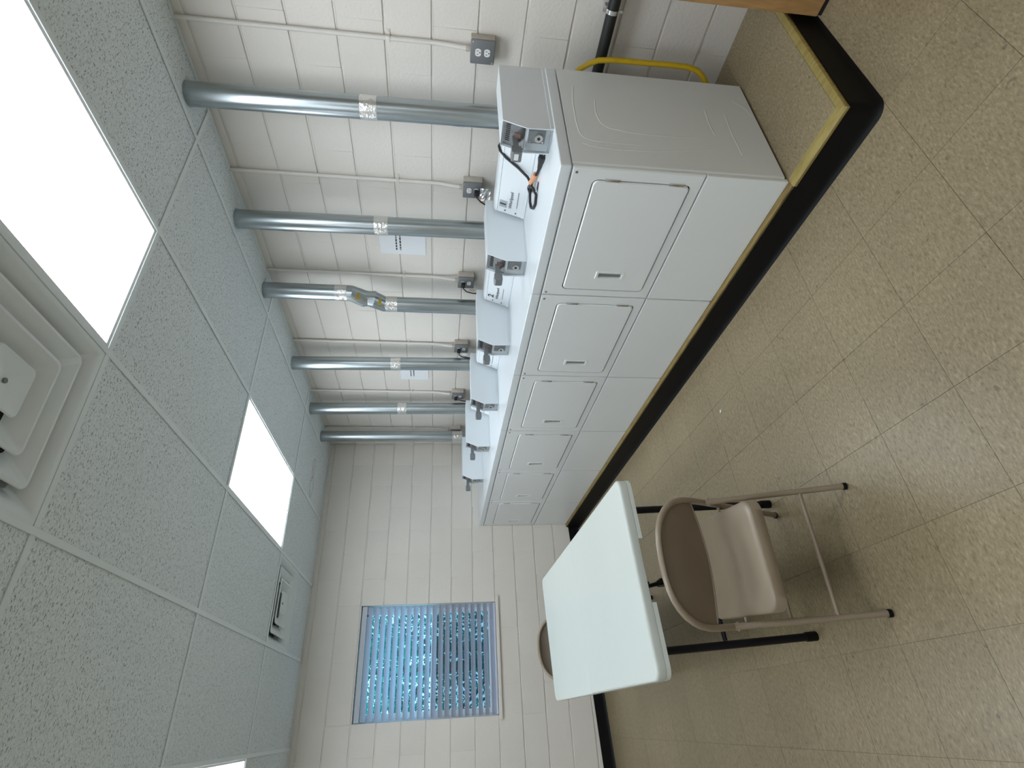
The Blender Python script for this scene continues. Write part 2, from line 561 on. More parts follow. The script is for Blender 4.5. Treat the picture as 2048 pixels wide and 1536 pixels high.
for i in range(len(XG) - 1):
    for j in range(len(YG) - 1):
        x0, x1, y0, y1 = XG[i], XG[i + 1], YG[j], YG[j + 1]
        if (i, j) in LIGHTS: continue
        if i == 5 and j == 2:
            ctile(x0, x1, y0, V1[2]); continue
        if i == 5 and j == 5:
            ctile(x0, x1, V2[3], y1); continue
        ctile(x0, x1, y0, y1)
for k, x in enumerate(XG[1:-1]):
    bm = B(); box(bm, x - TB, x + TB, YF, YB, ZC - 0.002, ZC + 0.003, .0008, 1); box(bm, x - .001, x + .001, YF, YB, ZC + .003, ZC + .04)
    obj('grid_bar', bm, 'tee_bar', ceil_)
for y in YG[1:-1]:
    for i in range(len(XG) - 1):
        bm = B(); box(bm, XG[i] + TB, XG[i + 1] - TB, y - TB, y + TB, ZC - 0.0012, ZC + 0.003, .0006, 1)
        obj('grid_bar', bm, 'tee_bar', ceil_)
for y in (V1[2], V2[3]):
    bm = B(); box(bm, V1[0] + TB, V1[1] - TB, y - TB, y + TB, ZC - 0.0012, ZC + 0.003, .0006, 1)
    obj('grid_bar', bm, 'tee_bar', ceil_)
# wall angle round the edge
bm = B(); box(bm, XW - 0.02, XW - .004, YF, YB, ZC - .002, ZC + .003); box(bm, XW - .006, XW - .003, YF, YB, ZC - .001, ZC + .02)
obj('wall_angle', bm, 'tee_bar', ceil_)
bm = B(); box(bm, XL, XW, YB - 0.02, YB - .004, ZC - .002, ZC + .003); box(bm, XL, XW, YB - .006, YB - .003, ZC - .001, ZC + .02)
obj('wall_angle', bm, 'tee_bar', ceil_)
# dried water stain rings on the tile by the far corner
def ring_path(cx, cy, rx, ry, n=28, wob=0.12):
    ph = random.uniform(0, 6)
    return [(cx + rx * math.cos(2 * math.pi * k / n) * (1 + wob * math.sin(3 * 2 * math.pi * k / n + ph)),
             cy + ry * math.sin(2 * math.pi * k / n) * (1 + wob * math.sin(2 * 2 * math.pi * k / n + ph)), ZC + 0.0033) for k in range(n)]
bm = B(); tube(bm, ring_path(0.40, 3.78, 0.085, 0.05), 0.004, 6, closed=True); tube(bm, ring_path(0.22, 3.80, 0.10, 0.055), 0.004, 6, closed=True)
for v in bm.verts: v.co.z = ZC + 0.0033 + (v.co.z - ZC - 0.0033) * 0.15
o = obj('water_stain', bm, 'stain', ceil_); o['label'] = 'brown water stain rings on a tile'

# ------------------------------------------------------------------ ceiling lights (flat 2x4 panels)
LL = {(6, 2): 'large glowing ceiling panel nearest the camera, beside the big square vent',
      (6, 4): 'glowing ceiling panel in the middle of the ceiling, past the plain tiles',
      (3, 4): 'glowing ceiling panel cut by the picture edge, left of the window',
      (3, 2): 'ceiling panel over the open floor, out of the picture',
      (3, 0): 'ceiling panel behind the camera on the far side from the dryers'}
for (i, j), _ in LIGHTS.items():
    x0, x1, y0, y1 = XG[i] + TB, XG[i + 1] - TB, YG[j] + TB, YG[j + 1] - TB
    cx, cy = (x0 + x1) / 2, (y0 + y1) / 2
    t = thing('ceiling_light', LL[(i, j)], 'ceiling light', (cx, cy, ZC), group='flat ceiling light panels')
    hw, hd, f = (x1 - x0) / 2 + .004, (y1 - y0) / 2 + .004, 0.017
    bm = B()
    for (a, b, c, d) in ((-hw, -hw + f, -hd, hd), (hw - f, hw, -hd, hd), (-hw + f, hw - f, -hd, -hd + f), (-hw + f, hw - f, hd - f, hd)):
        box(bm, a, b, c, d, .0032, .03)
    obj('frame', bm, 'light_frame', t)
    bm = B(); box(bm, -hw + f, hw - f, -hd + f, hd - f, .007, .02)
    obj('diffuser', bm, 'panel_glow', t)
    bm = B(); box(bm, -hw, hw, -hd, hd, .031, .06)
    obj('housing', bm, 'light_frame', t)

# ------------------------------------------------------------------ ceiling vents (square cone diffusers)
def vent(label, x0, x1, y0, y1):
    cx, cy = (x0 + x1) / 2, (y0 + y1) / 2
    t = thing('ceiling_vent', label, 'air vent', (cx, cy, ZC), group='square ceiling diffusers')
    S = (x1 - x0) / 2 - .013
    D = (y1 - y0) / 2 - .013
    def frustum(s0, s1, z0, z1, rr0, rr1, th=0.0016):
        # square skirt from half-size s0 (low lip) to s1 (upper), rounded corners, with a turned rim
        bm = B()
        def loop(s, r, z):
            k = D / S
            return [bm.verts.new((p[0], p[1] * k, z)) for p in rrect(-s, s, -s, s, r, 4)]
        a = loop(s0, rr0, z0); b = loop(s1, rr1, z1)
        a2 = loop(s0 + 0.010, rr0 + .006, z0 + 0.0012); c2 = loop(s0 + .012, rr0 + .007, z0 + .006)
        n = len(a)
        for q, w in ((b, a), (a, a2), (a2, c2)):
            for k in range(n): bm.faces.new((q[k], q[(k + 1) % n], w[(k + 1) % n], w[k]))
        return bm
    # outer pan: flat rim rising into the neck
    bm = B()
    k = D / S
    def lp(s, r, z): return [bm.verts.new((p[0], p[1] * k, z)) for p in rrect(-s, s, -s, s, r, 4)]
    loops = [lp(S, .004, 0.004), lp(S, .004, 0.0012), lp(S - .012, .006, 0.0012), lp(S - .022, .010, .006), lp(S - 0.080, .02, .060), lp(S - .09, .02, .10)]
    n = len(loops[0])
    for a, b in zip(loops, loops[1:]):
        for q in range(n): bm.faces.new((a[q], a[(q + 1) % n], b[(q + 1) % n], b[q]))
    obj('pan', bm, 'vent_paint', t, smooth=35)
    for s0, s1, z0 in ((0.72 * S, 0.50 * S, .006), (0.485 * S, 0.30 * S, .005)):
        obj('vane', frustum(s0, s1, z0, z0 + .045, .02, .02), 'vent_paint', t, smooth=35)
    bm = B()
    c = [lp(0.262 * S, .02, 0.008), lp(0.25 * S, .018, 0.003), lp(.20 * S, .014, .006), lp(0.0012, .0005, .016)]
    for a, b in zip(c, c[1:]):
        for q in range(n): bm.faces.new((a[q], a[(q + 1) % n], b[(q + 1) % n], b[q]))
    obj('centre_cone', bm, 'vent_paint', t, smooth=35)
    bm = B(); cyl(bm, (0, 0, .0105), 'z', .008, .01, 12); obj('screw', bm, 'coin_grey', t)
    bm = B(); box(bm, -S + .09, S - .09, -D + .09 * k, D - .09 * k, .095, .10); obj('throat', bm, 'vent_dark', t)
vent('big square ceiling vent beside the nearest light panel, cut by the picture edge', *V1)
vent('small-looking square ceiling vent near the window wall with dark slots', *V2)

# ------------------------------------------------------------------ raised platform under the dryers
plat = thing('laundry_platform', 'low tiled platform with black base and yellowed wood edge under the dryers', 'platform', (0, 0, 0))
bm = B()
PX, PY = -0.014, -0.318
v = [bm.verts.new(c) for c in ((PX, PY, fz(PX) - .01), (XW - .003, PY, fz(XW) - .01), (XW - .003, YB - .003, fz(XW) - .01), (PX, YB - .003, fz(PX) - .01),
                               (PX, PY, PT - .003), (XW - .003, PY, PT - .003), (XW - .003, YB - .003, PT - .003), (PX, YB - .003, PT - .003))]
for f in ((0, 3, 2, 1), (4, 5, 6, 7), (0, 1, 5, 4), (1, 2, 6, 5), (2, 3, 7, 6), (3, 0, 4, 7)): bm.faces.new([v[q] for q in f])
obj('core', bm, 'mortar_paint', plat)
for i in range(0, 3):
    for j in range(0, 15):
        x0, y0 = PX + .024 + i * TS, PY + .017 + j * TS
        x1, y1 = min(x0 + TS - .0012, XW - .003), min(y0 + TS - .0012, YB)
        if i == 2: x1 = XW - .003
        bm = B(); box(bm, x0, x1, y0, y1, PT - .003, PT - .0002)
        if y0 < 0.1: obj('tile', bm, 'floor_tile', plat)
        else: bm.free()
bm = B(); box(bm, PX + .024, XW - .003, .64, YB - .003, PT - .003, PT - .0002); obj('tile_bed', bm, 'floor_tile', plat)
# wood edge: rounded strip along the front and the near side
def edge_profile():
    return [(-0.022, 0), (0.020, 0.0), (0.022, 0.004), (0.022, 0.012), (0.017, 0.0175), (0.008, 0.0195), (-0.022, 0.020)]
bm = B()
pr = edge_profile()
c0 = []; c1 = []
for d, h in pr:
    c0.append(bm.verts.new((PX - d + .002, PY - d * 0.68, PT - .018 + h))); c1.append(bm.verts.new((PX - d + .002, -0.003, PT - .018 + h)))
for i in range(len(pr)):
    j = (i + 1) % len(pr); bm.faces.new((c0[i], c0[j], c1[j], c1[i]))
bm.faces.new(c0); bm.faces.new(c1[::-1])
obj('wood_edge', bm, 'trim_wood', plat, smooth=35)
bm = B(); box(bm, PX - .013, PX + .024, -0.002, YB - .004, PT - .014, PT - .0002, .002, 1)
obj('plain_edge', bm, 'edge_wood', plat)
bm = B()
c0 = []; c1 = []
for d, h in pr:
    c0.append(bm.verts.new((PX - d + .002, PY - d * .68 - .0005, PT - .018 + h * .98))); c1.append(bm.verts.new((XW - .003, PY - d * .68 - .0005, PT - .018 + h * .98)))
for i in range(len(pr)):
    j = (i + 1) % len(pr); bm.faces.new((c0[i], c0[j], c1[j], c1[i]))
bm.faces.new(c0); bm.faces.new(c1[::-1])
obj('wood_edge', bm, 'trim_wood', plat, smooth=35)
# black cove base, turning the near corner with a small radius
bm = B()
def base_ring(pt, nrm):
    ring = []
    for d, h in [(0.0, 0.0), (0.040, 0.0), (0.033, 0.004), (0.026, 0.012), (0.0215, 0.028), (0.019, 1), (0.0, 1)]:
        x, y = pt[0] + nrm[0] * d, pt[1] + nrm[1] * d
        zb = fz(x)
        z = (PT - 0.0185 if pt[1] < 0.02 else PT - 0.0105) if h == 1 else zb + h
        ring.append(bm.verts.new((x, y, z)))
    return ring
path = [((PX - .0, YB - .005), (-1, 0))] + [((PX, y), (-1, 0)) for y in (3.2, 2.2, 1.2, .3, .021, -.004)]
for k in range(7):
    a = math.radians(180 + 90 * k / 6)
    path.append(((PX + .012 + .012 * math.cos(a), PY + .012 + .012 * math.sin(a)), (math.cos(a), math.sin(a))))
path += [((.3, PY), (0, -1)), ((XW - .003, PY), (0, -1))]
rings = [base_ring(*p) for p in path]
for a, b in zip(rings, rings[1:]):
    for q in range(len(a)): bm.faces.new((a[q], a[(q + 1) % len(a)], b[(q + 1) % len(a)], b[q]))
bm.faces.new(rings[0]); bm.faces.new(rings[-1][::-1])
obj('cove_base', bm, 'black_rubber', plat, smooth=50)

# ------------------------------------------------------------------ dryers
DW = W - 0.003
DB = 0.684
LIDZ0, LIDZ1 = 0.8905, 0.938
KICK = 0.3465
def ring_faces(bm, outer, inner):
    n = len(outer)
    for k in range(n):
        bm.faces.new((outer[k], outer[(k + 1) % n], inner[(k + 1) % n], inner[k]))

def dryer_meshes():
    M = {}
    # cabinet shell with rounded front vertical edges
    bm = B()
    r = 0.012
    prof = [(DB, 0.0), (0.018 + r, 0.0)]
    for k in range(1, 5):
        a = math.radians(90 * k / 4); prof.append((0.018 + r - r * math.sin(a), 0.0 + r - r * math.cos(a)))
    for k in range(0, 5):
        a = math.radians(90 * k / 4); prof.append((0.018 + r - r * math.cos(a), DW - r + r * math.sin(a)))
    prof.append((DB, DW))
    prism(bm, prof, 'z', 0.012, LIDZ0 - .003)
    M['cabinet'] = (finish(bm), 'enamel')
    # feet
    for q_, (x, y) in enumerate(((.06, .06), (.62, .06), (.06, DW - .06), (.62, DW - .06))):
        bm = B(); cyl(bm, (x, y, 0), 'z', .02, .014, 12)
        M['foot%d' % q_] = (finish(bm, 40), 'black_plastic')
    # front panel with a rounded opening for the door; local face at x = 0
    y0, y1, z0, z1 = 0.0028, DW - .0028, KICK + .0025, LIDZ0 - .005
    d0, d1, e0, e1, rr = 0.052, 0.682, 0.390, 0.798, 0.026
    bm = B()
    inner = rrect(d0, d1, e0, e1, rr, 6)
    def outer_pt(p, m=0.0):
        x, y, ci, i = p
        Y0, Y1, Z0, Z1 = y0 + m, y1 - m, z0 + m, z1 - m
        cs = {0: (Y1, Z1), 1: (Y0, Z1), 2: (Y0, Z0), 3: (Y1, Z0)}[ci]
        if i == 3: return cs
        first_vertical = ci in (0, 2)      # arc starts on the vertical side for these corners
        onv = (i < 3) if first_vertical else (i > 3)
        return (cs[0], y) if onv else (x, cs[1])
    of = [bm.verts.new((0.0, *outer_pt(p, .004))) for p in inner]
    ob = [bm.verts.new((0.006, *outer_pt(p))) for p in inner]
    ob2 = [bm.verts.new((0.0185, *outer_pt(p))) for p in inner]
    inf = [bm.verts.new((0.0, p[0], p[1])) for p in inner]
    inb = [bm.verts.new((0.015, p[0], p[1])) for p in inner]
    ring_faces(bm, of, inf); ring_faces(bm, ob, of); ring_faces(bm, inf, inb); ring_faces(bm, ob2, ob)
    M['front_panel'] = (finish(bm), 'enamel')
    bm = B(); box(bm, 0.0145, 0.0172, d0 - .006, d1 + .006, e0 - .006, e1 + .006); M['groove_shade'] = (finish(bm), 'dark_gap')  # dark plate added behind the door gap to paint the groove's shade
    # kick panel
    bm = B(); box(bm, 0.0, 0.0185, 0.0028, DW - .0028, 0.0004, KICK - .0025, .003, 2)
    M['kick_panel'] = (finish(bm, 'w'), 'enamel')
    # lid: front lip and flat top, plus slightly dished deck
    bm = B(); box(bm, 0.0, DB, 0.0, DW, LIDZ0, LIDZ1, .006, 3)
    M['lid'] = (finish(bm, 'w'), 'enamel_top')
    for q_, y in enumerate((0.026, DW - .022)):
        bm = B(); cyl(bm, (-0.002, y, 0.868), 'x', .0055, .004, 12)
        M['front_screw%d' % q_] = (finish(bm, 40), 'coin_grey')
    # door with a pull slot
    g = 0.0058
    bm = B()
    dl = rrect(d0 + g, d1 - g, e0 + g, e1 - g, rr - g, 6)
    dl2 = rrect(d0 + g + .004, d1 - g - .004, e0 + g + .004, e1 - g - .004, rr - g - .003, 6)
    h0, h1, k0, k1 = 0.560, 0.588, 0.528, 0.640
    hole = {0: (h1, k1), 1: (h0, k1), 2: (h0, k0), 3: (h1, k0)}
    fb = [bm.verts.new((0.014, p[0], p[1])) for p in dl]
    fm = [bm.verts.new((0.001, p[0], p[1])) for p in dl]
    ff = [bm.verts.new((-0.004, p[0], p[1])) for p in dl2]
    ring_faces(bm, fb, fm); ring_faces(bm, fm, ff)
    hv = {c: bm.verts.new((-0.004, *hole[c])) for c in range(4)}
    hb = {c: bm.verts.new((0.013, *hole[c])) for c in range(4)}
    n = len(dl2)
    for k in range(n):
        a, b = dl2[k], dl2[(k + 1) % n]
        if a[2] == b[2]: bm.faces.new((ff[k], ff[(k + 1) % n], hv[a[2]]))
        else: bm.faces.new((ff[k], ff[(k + 1) % n], hv[b[2]], hv[a[2]]))
    for c in range(4): bm.faces.new((hv[c], hv[(c + 1) % 4], hb[(c + 1) % 4], hb[c]))
    bm.faces.new([hb[c] for c in range(4)])
    M['door'] = (finish(bm), 'enamel')
    # pull: moulded surround and grey slot lining
    bm = B()
    a = rrect(h0 - .013, h1 + .011, k0 - .014, k1 + .014, .006, 4); b = rrect(h0 - .002, h1 + .002, k0 - .002, k1 + .002, .002, 4)
    A = [bm.verts.new((-0.004, p[0], p[1])) for p in a]; A2 = [bm.verts.new((-0.007, p[0], p[1])) for p in rrect(h0 - .011, h1 + .009, k0 - .012, k1 + .012, .005, 4)]
    Bq = [bm.verts.new((-0.0065, p[0], p[1])) for p in b]; Bq2 = [bm.verts.new((0.006, p[0], p[1])) for p in b]
    ring_faces(bm, A, A2); ring_faces(bm, A2, Bq); ring_faces(bm, Bq, Bq2)
    M['handle'] = (finish(bm, 30), 'enamel')
    bm = B(); box(bm, 0.004, 0.0125, h0 - .001, h1 + .001, k0 - .001, k1 + .001); M['pull_slot'] = (finish(bm), 'slot_grey')
    for nm, za_, zb_ in (('h1', 0.688, 0.752), ('h2', 0.424, 0.488)):
        bm = B(); box(bm, -0.006, 0.004, 0.046, 0.0565, za_, zb_, .002, 2)
        M[nm] = (finish(bm, 40), 'chrome')
    # console: wedge panel across the back of the lid
    bm = B()
    y0c, y1c = 0.118, DW - 0.012
    cp = [(0.522, LIDZ1 - .001), (0.585, 1.094), (0.600, 1.100), (DB - .004, 1.100), (DB - .004, LIDZ1 - .001)]
    prism(bm, cp, 'y', y0c, y1c)
    M['console'] = (finish(bm, 20), 'enamel_top')
    # face plate lips of the console
    bm = B()
    ux, uz = (0.585 - .522), (1.094 - LIDZ1 + .001)
    ln = math.hypot(ux, uz); ux /= ln; uz /= ln
    nx, nz = -uz, ux
    def onp(s, d): return (0.522 + ux * s + nx * d, LIDZ1 - .001 + uz * s + nz * d)
    prism(bm, [onp(.004, 0), onp(.004, .003), onp(.020, .003), onp(.022, 0)], 'y', y0c + .001, y1c - .001)
    M['face_lip'] = (finish(bm), 'enamel_top')
    bm = B()
    prism(bm, [onp(ln - .012, 0), onp(ln - .010, .003), onp(ln, .003), onp(ln, 0)], 'y', y0c + .001, y1c - .001)
    M['face_lip2'] = (finish(bm), 'enamel_top')
    # coin meter housing: two cheek plates and a set-back core
    cheek = [(DB - .001, LIDZ1 - .001), (DB - .001, 1.143), (0.270, 1.143), (0.228, 1.048), (0.231, LIDZ1 - .001)]
    bm = B(); prism(bm, cheek, 'y', 0.006, 0.0095); M['cheek0'] = (finish(bm), 'enamel_top')
    bm = B(); prism(bm, cheek, 'y', 0.1165, 0.120); M['cheek1'] = (finish(bm), 'enamel_top')
    bm = B(); box(bm, 0.233, DB - .002, 0.0035, 0.0058, LIDZ1 - .001, LIDZ1 + .014, .0008, 1); M['flange'] = (finish(bm), 'enamel_top')
    bm = B()
    core = [(DB - .004, LIDZ1 - .001), (DB - .004, 1.1425), (0.272, 1.1425), (0.2585, 1.112), (0.258, 1.048), (0.262, LIDZ1 - .001)]
    core = [(DB - .004, LIDZ1), (DB - .004, 1.1425), (0.271, 1.1425), (0.285, 1.132), (0.246, 1.047), (0.249, LIDZ1)]
    prism(bm, core, 'y', 0.0095, 0.1165)
    M['meter_housing'] = (finish(bm, 20), 'enamel_top')
    # sloped metal coin plate (upper) with slots, slide and lower cash box front
    sx, sz = (0.285 - 0.246), (1.132 - 1.047)
    sl = math.hypot(sx, sz); sx /= sl; sz /= sl
    mx, mz = -sz, sx
    def ons(s, d): return (0.246 + sx * s + mx * d, 1.047 + sz * s + mz * d)
    bm = B(); prism(bm, [ons(0.002, .0005), ons(.002, .004), ons(sl - .002, .004), ons(sl - .002, .0005)], 'y', 0.011, 0.115)
    M['coin_plate'] = (finish(bm), 'meter_metal')
    bm = B()
    for k in range(9):
        yy = 0.024 + k * 0.0085
        prism(bm, [ons(.066, .004), ons(.066, .0055), ons(.084, .0055), ons(.084, .004)], 'y', yy, yy + .004)
    M['coin_slots'] = (finish(bm), 'dark_gap')
    bm = B(); prism(bm, [ons(.018, .004), ons(.018, .0062), ons(.046, .0062), ons(.046, .004)], 'y', .050, .078)
    M['brown_plate'] = (finish(bm), 'brown_strip')
    # coin slide: flat bar with a thicker handle, standing out from the plate
    bm = B()
    box(bm, .175, .275, .070, .098, 1.074, 1.100, .002, 1)
    M['coin_slide'] = (finish(bm), 'coin_grey')
    bm = B(); prism(bm, [(.190, 1.066), (.152, 1.064), (.146, 1.070), (.146, 1.100), (.152, 1.106), (.190, 1.106)], 'y', .062, .106)
    M['slide_handle'] = (finish(bm), 'coin_grey')
    bm = B(); box(bm, .1452, .1458, .070, .098, 1.078, 1.096)
    M['slide_label'] = (finish(bm), 'paper')
    # cash box
    bm = B()
    box(bm, 0.236, 0.252, .014, .112, LIDZ1 + .012, 1.040, .002, 1)
    M['cash_box'] = (finish(bm), 'meter_grey')
    bm = B(); box(bm, 0.231, 0.237, .018, .074, LIDZ1 + .030, 1.038, .001, 1)
    M['lock_plate'] = (finish(bm), 'coin_grey')
    bm = B(); cyl(bm, (0.216, .043, 0.996), 'x', .017, .016, 20); M['lock'] = (finish(bm, 40), 'chrome')
    bm = B(); cyl(bm, (0.2145, .043, 0.996), 'x', .0065, .003, 12); M['keyhole'] = (finish(bm, 40), 'dark_gap')
    for q_, z in enumerate((0.976, 1.028)):
        bm = B(); cyl(bm, (0.2285, .066, z), 'x', .0035, .004, 10)
        M['lock_screw%d' % q_] = (finish(bm, 40), 'chrome')
    # console screws
    for q_, s in enumerate((.055, .115)):
        bm = B()
        q = onp(s, -.001); q2 = onp(s, .003)
        tube(bm, [(q[0], DW - .030, q[1]), (q2[0], DW - .030, q2[1])], .0045, 10)
        M['console_screw%d' % q_] = (finish(bm, 40), 'coin_grey')
    return M, onp, ln, (ux, uz, nx, nz)

DM, onp, PLN, (ux, uz, nx, nz) = dryer_meshes()
brand = text_mesh('Whirlpool', 0.025)
num1, num2 = text_mesh('1', 0.042, bold=.0028), text_mesh('2', 0.052, bold=.0018)
for me_ in (brand, num1, num2): me_.materials.append(MATS['ink'])
def panel_matrix(y, s):
    """text frame on the sloped console: x to the viewer's right (-Y), y up the slope"""
    q = onp(s, 0.0022)
    ex, ey, ez = Vector((0, -1, 0)), Vector((ux, 0, uz)), Vector((nx, 0, nz))
    return Matrix(((ex.x, ey.x, ez.x, q[0]), (ex.y, ey.y, ez.y, y), (ex.z, ey.z, ez.z, q[1]), (0, 0, 0, 1)))
def dp(root, key, name, parent=None):
    me, m = DM[key]
    return obj(name, me, m, parent or root)

ORD = ['nearest', 'second nearest', 'third nearest', 'fourth nearest', 'fifth nearest', 'farthest']
DL = ['white coin dryer at the near end of the row, its grey side showing',
      'second white coin dryer from the near end, marked with a black number 2',
      'third white coin dryer from the near end, below the crooked taped duct',
      'fourth white coin dryer from the near end of the row',
      'fifth white coin dryer from the near end, next to the last',
      'last white coin dryer, against the window wall']
for k in range(6):
    t = thing('coin_dryer', DL[k], 'dryer', (0, k * W, PT), group='row of white coin dryers')
    cab = dp(t, 'cabinet', 'cabinet'); [dp(t, 'foot%d' % q_, 'foot', cab) for q_ in range(4)]
    fp = dp(t, 'front_panel', 'front_panel'); dp(t, 'groove_shade', 'groove_shade', fp); dp(t, 'kick_panel', 'kick_panel')
    dp(t, 'lid', 'lid'); dp(t, 'front_screw0', 'screw'); dp(t, 'front_screw1', 'screw')
    d = dp(t, 'door', 'door')
    dp(t, 'handle', 'handle', d); dp(t, 'pull_slot', 'handle_slot', d)
    dp(t, 'h1', 'hinge', d); dp(t, 'h2', 'hinge', d)
    c = dp(t, 'console', 'console'); dp(t, 'face_lip', 'face_lip', c); dp(t, 'face_lip2', 'face_lip', c); dp(t, 'console_screw0', 'screw', c); dp(t, 'console_screw1', 'screw', c)
    tx = obj('lettering', brand, None, c); tx.matrix_local = panel_matrix(0.625, 0.088)
    bm = B()
    prism(bm, [onp(.0515, .001), onp(.0515, .0022), onp(.0535, .0022), onp(.0535, .001)], 'y', .565, .665)
    obj('rule', bm, 'ink', c)
    if k in (0, 1):
        bm = B(); a = onp(.110, .001); 
        prism(bm, [onp(.108, .0005), onp(.108, .0018), onp(.150, .0018), onp(.150, .0005)], 'y', .640, .682)
        st = obj('number_sticker', bm, 'paper' if k == 1 else 'meter_grey', c)
        nm = obj('numeral', (num1, num2)[k], None, c); nm.matrix_local = panel_matrix(0.661, 0.129)
        if k == 0: nm.scale = (1.0, 1, 1)
    h = dp(t, 'meter_housing', 'meter_housing')
    dp(t, 'cheek0', 'cheek', h); dp(t, 'cheek1', 'cheek', h); dp(t, 'flange', 'flange', h)
    dp(t, 'coin_plate', 'coin_plate', h); dp(t, 'coin_slots', 'coin_slots', h)['kind'] = 'stuff'; dp(t, 'brown_plate', 'plate', h)
    dp(t, 'coin_slide', 'coin_slide', h); dp(t, 'slide_handle', 'slide_handle', h)
    dp(t, 'cash_box', 'cash_box', h); dp(t, 'lock_plate', 'lock_plate', h); dp(t, 'lock', 'lock', h); dp(t, 'keyhole', 'keyhole', h); dp(t, 'lock_screw0', 'screw', h); dp(t, 'lock_screw1', 'screw', h)
    if k == 0:
        dp(t, 'slide_label', 'slide_label', h)
        # pressed ribs on the exposed side
        def P2(X, Z): return (X, 0.0005, Z - PT)
        paths = [
            [(.553, .990), (.45, 1.002), (.30, 1.006), (.215, 1.000), (.185, .985), (.170, .950), (.165, .85), (.165, .757)],
            [(.46, .903), (.38, .912), (.332, .908), (.29, .898), (.265, .870), (.245, .78), (.239, .701), (.240, .59), (.25, .48)],
            [(.150, .995), (.135, .97), (.126, .90), (.124, .827), (.13, .70), (.15, .55), (.178, .433)],
            [(.452, .406), (.36, .412), (.277, .407)],
            [(.549, .250), (.520, .215), (.485, .196), (.452, .195)],
            [(.435, .318), (.30, .325), (.152, .320)]]
        for pth in paths:
            bm = B(); tube(bm, [P2(*q) for q in pth], 0.0045, 8)
            for v_ in bm.verts: v_.co.y = 0.0005 + (v_.co.y - .0005) * 0.3
            obj('pressed_rib', bm, 'enamel', cab, smooth=60)

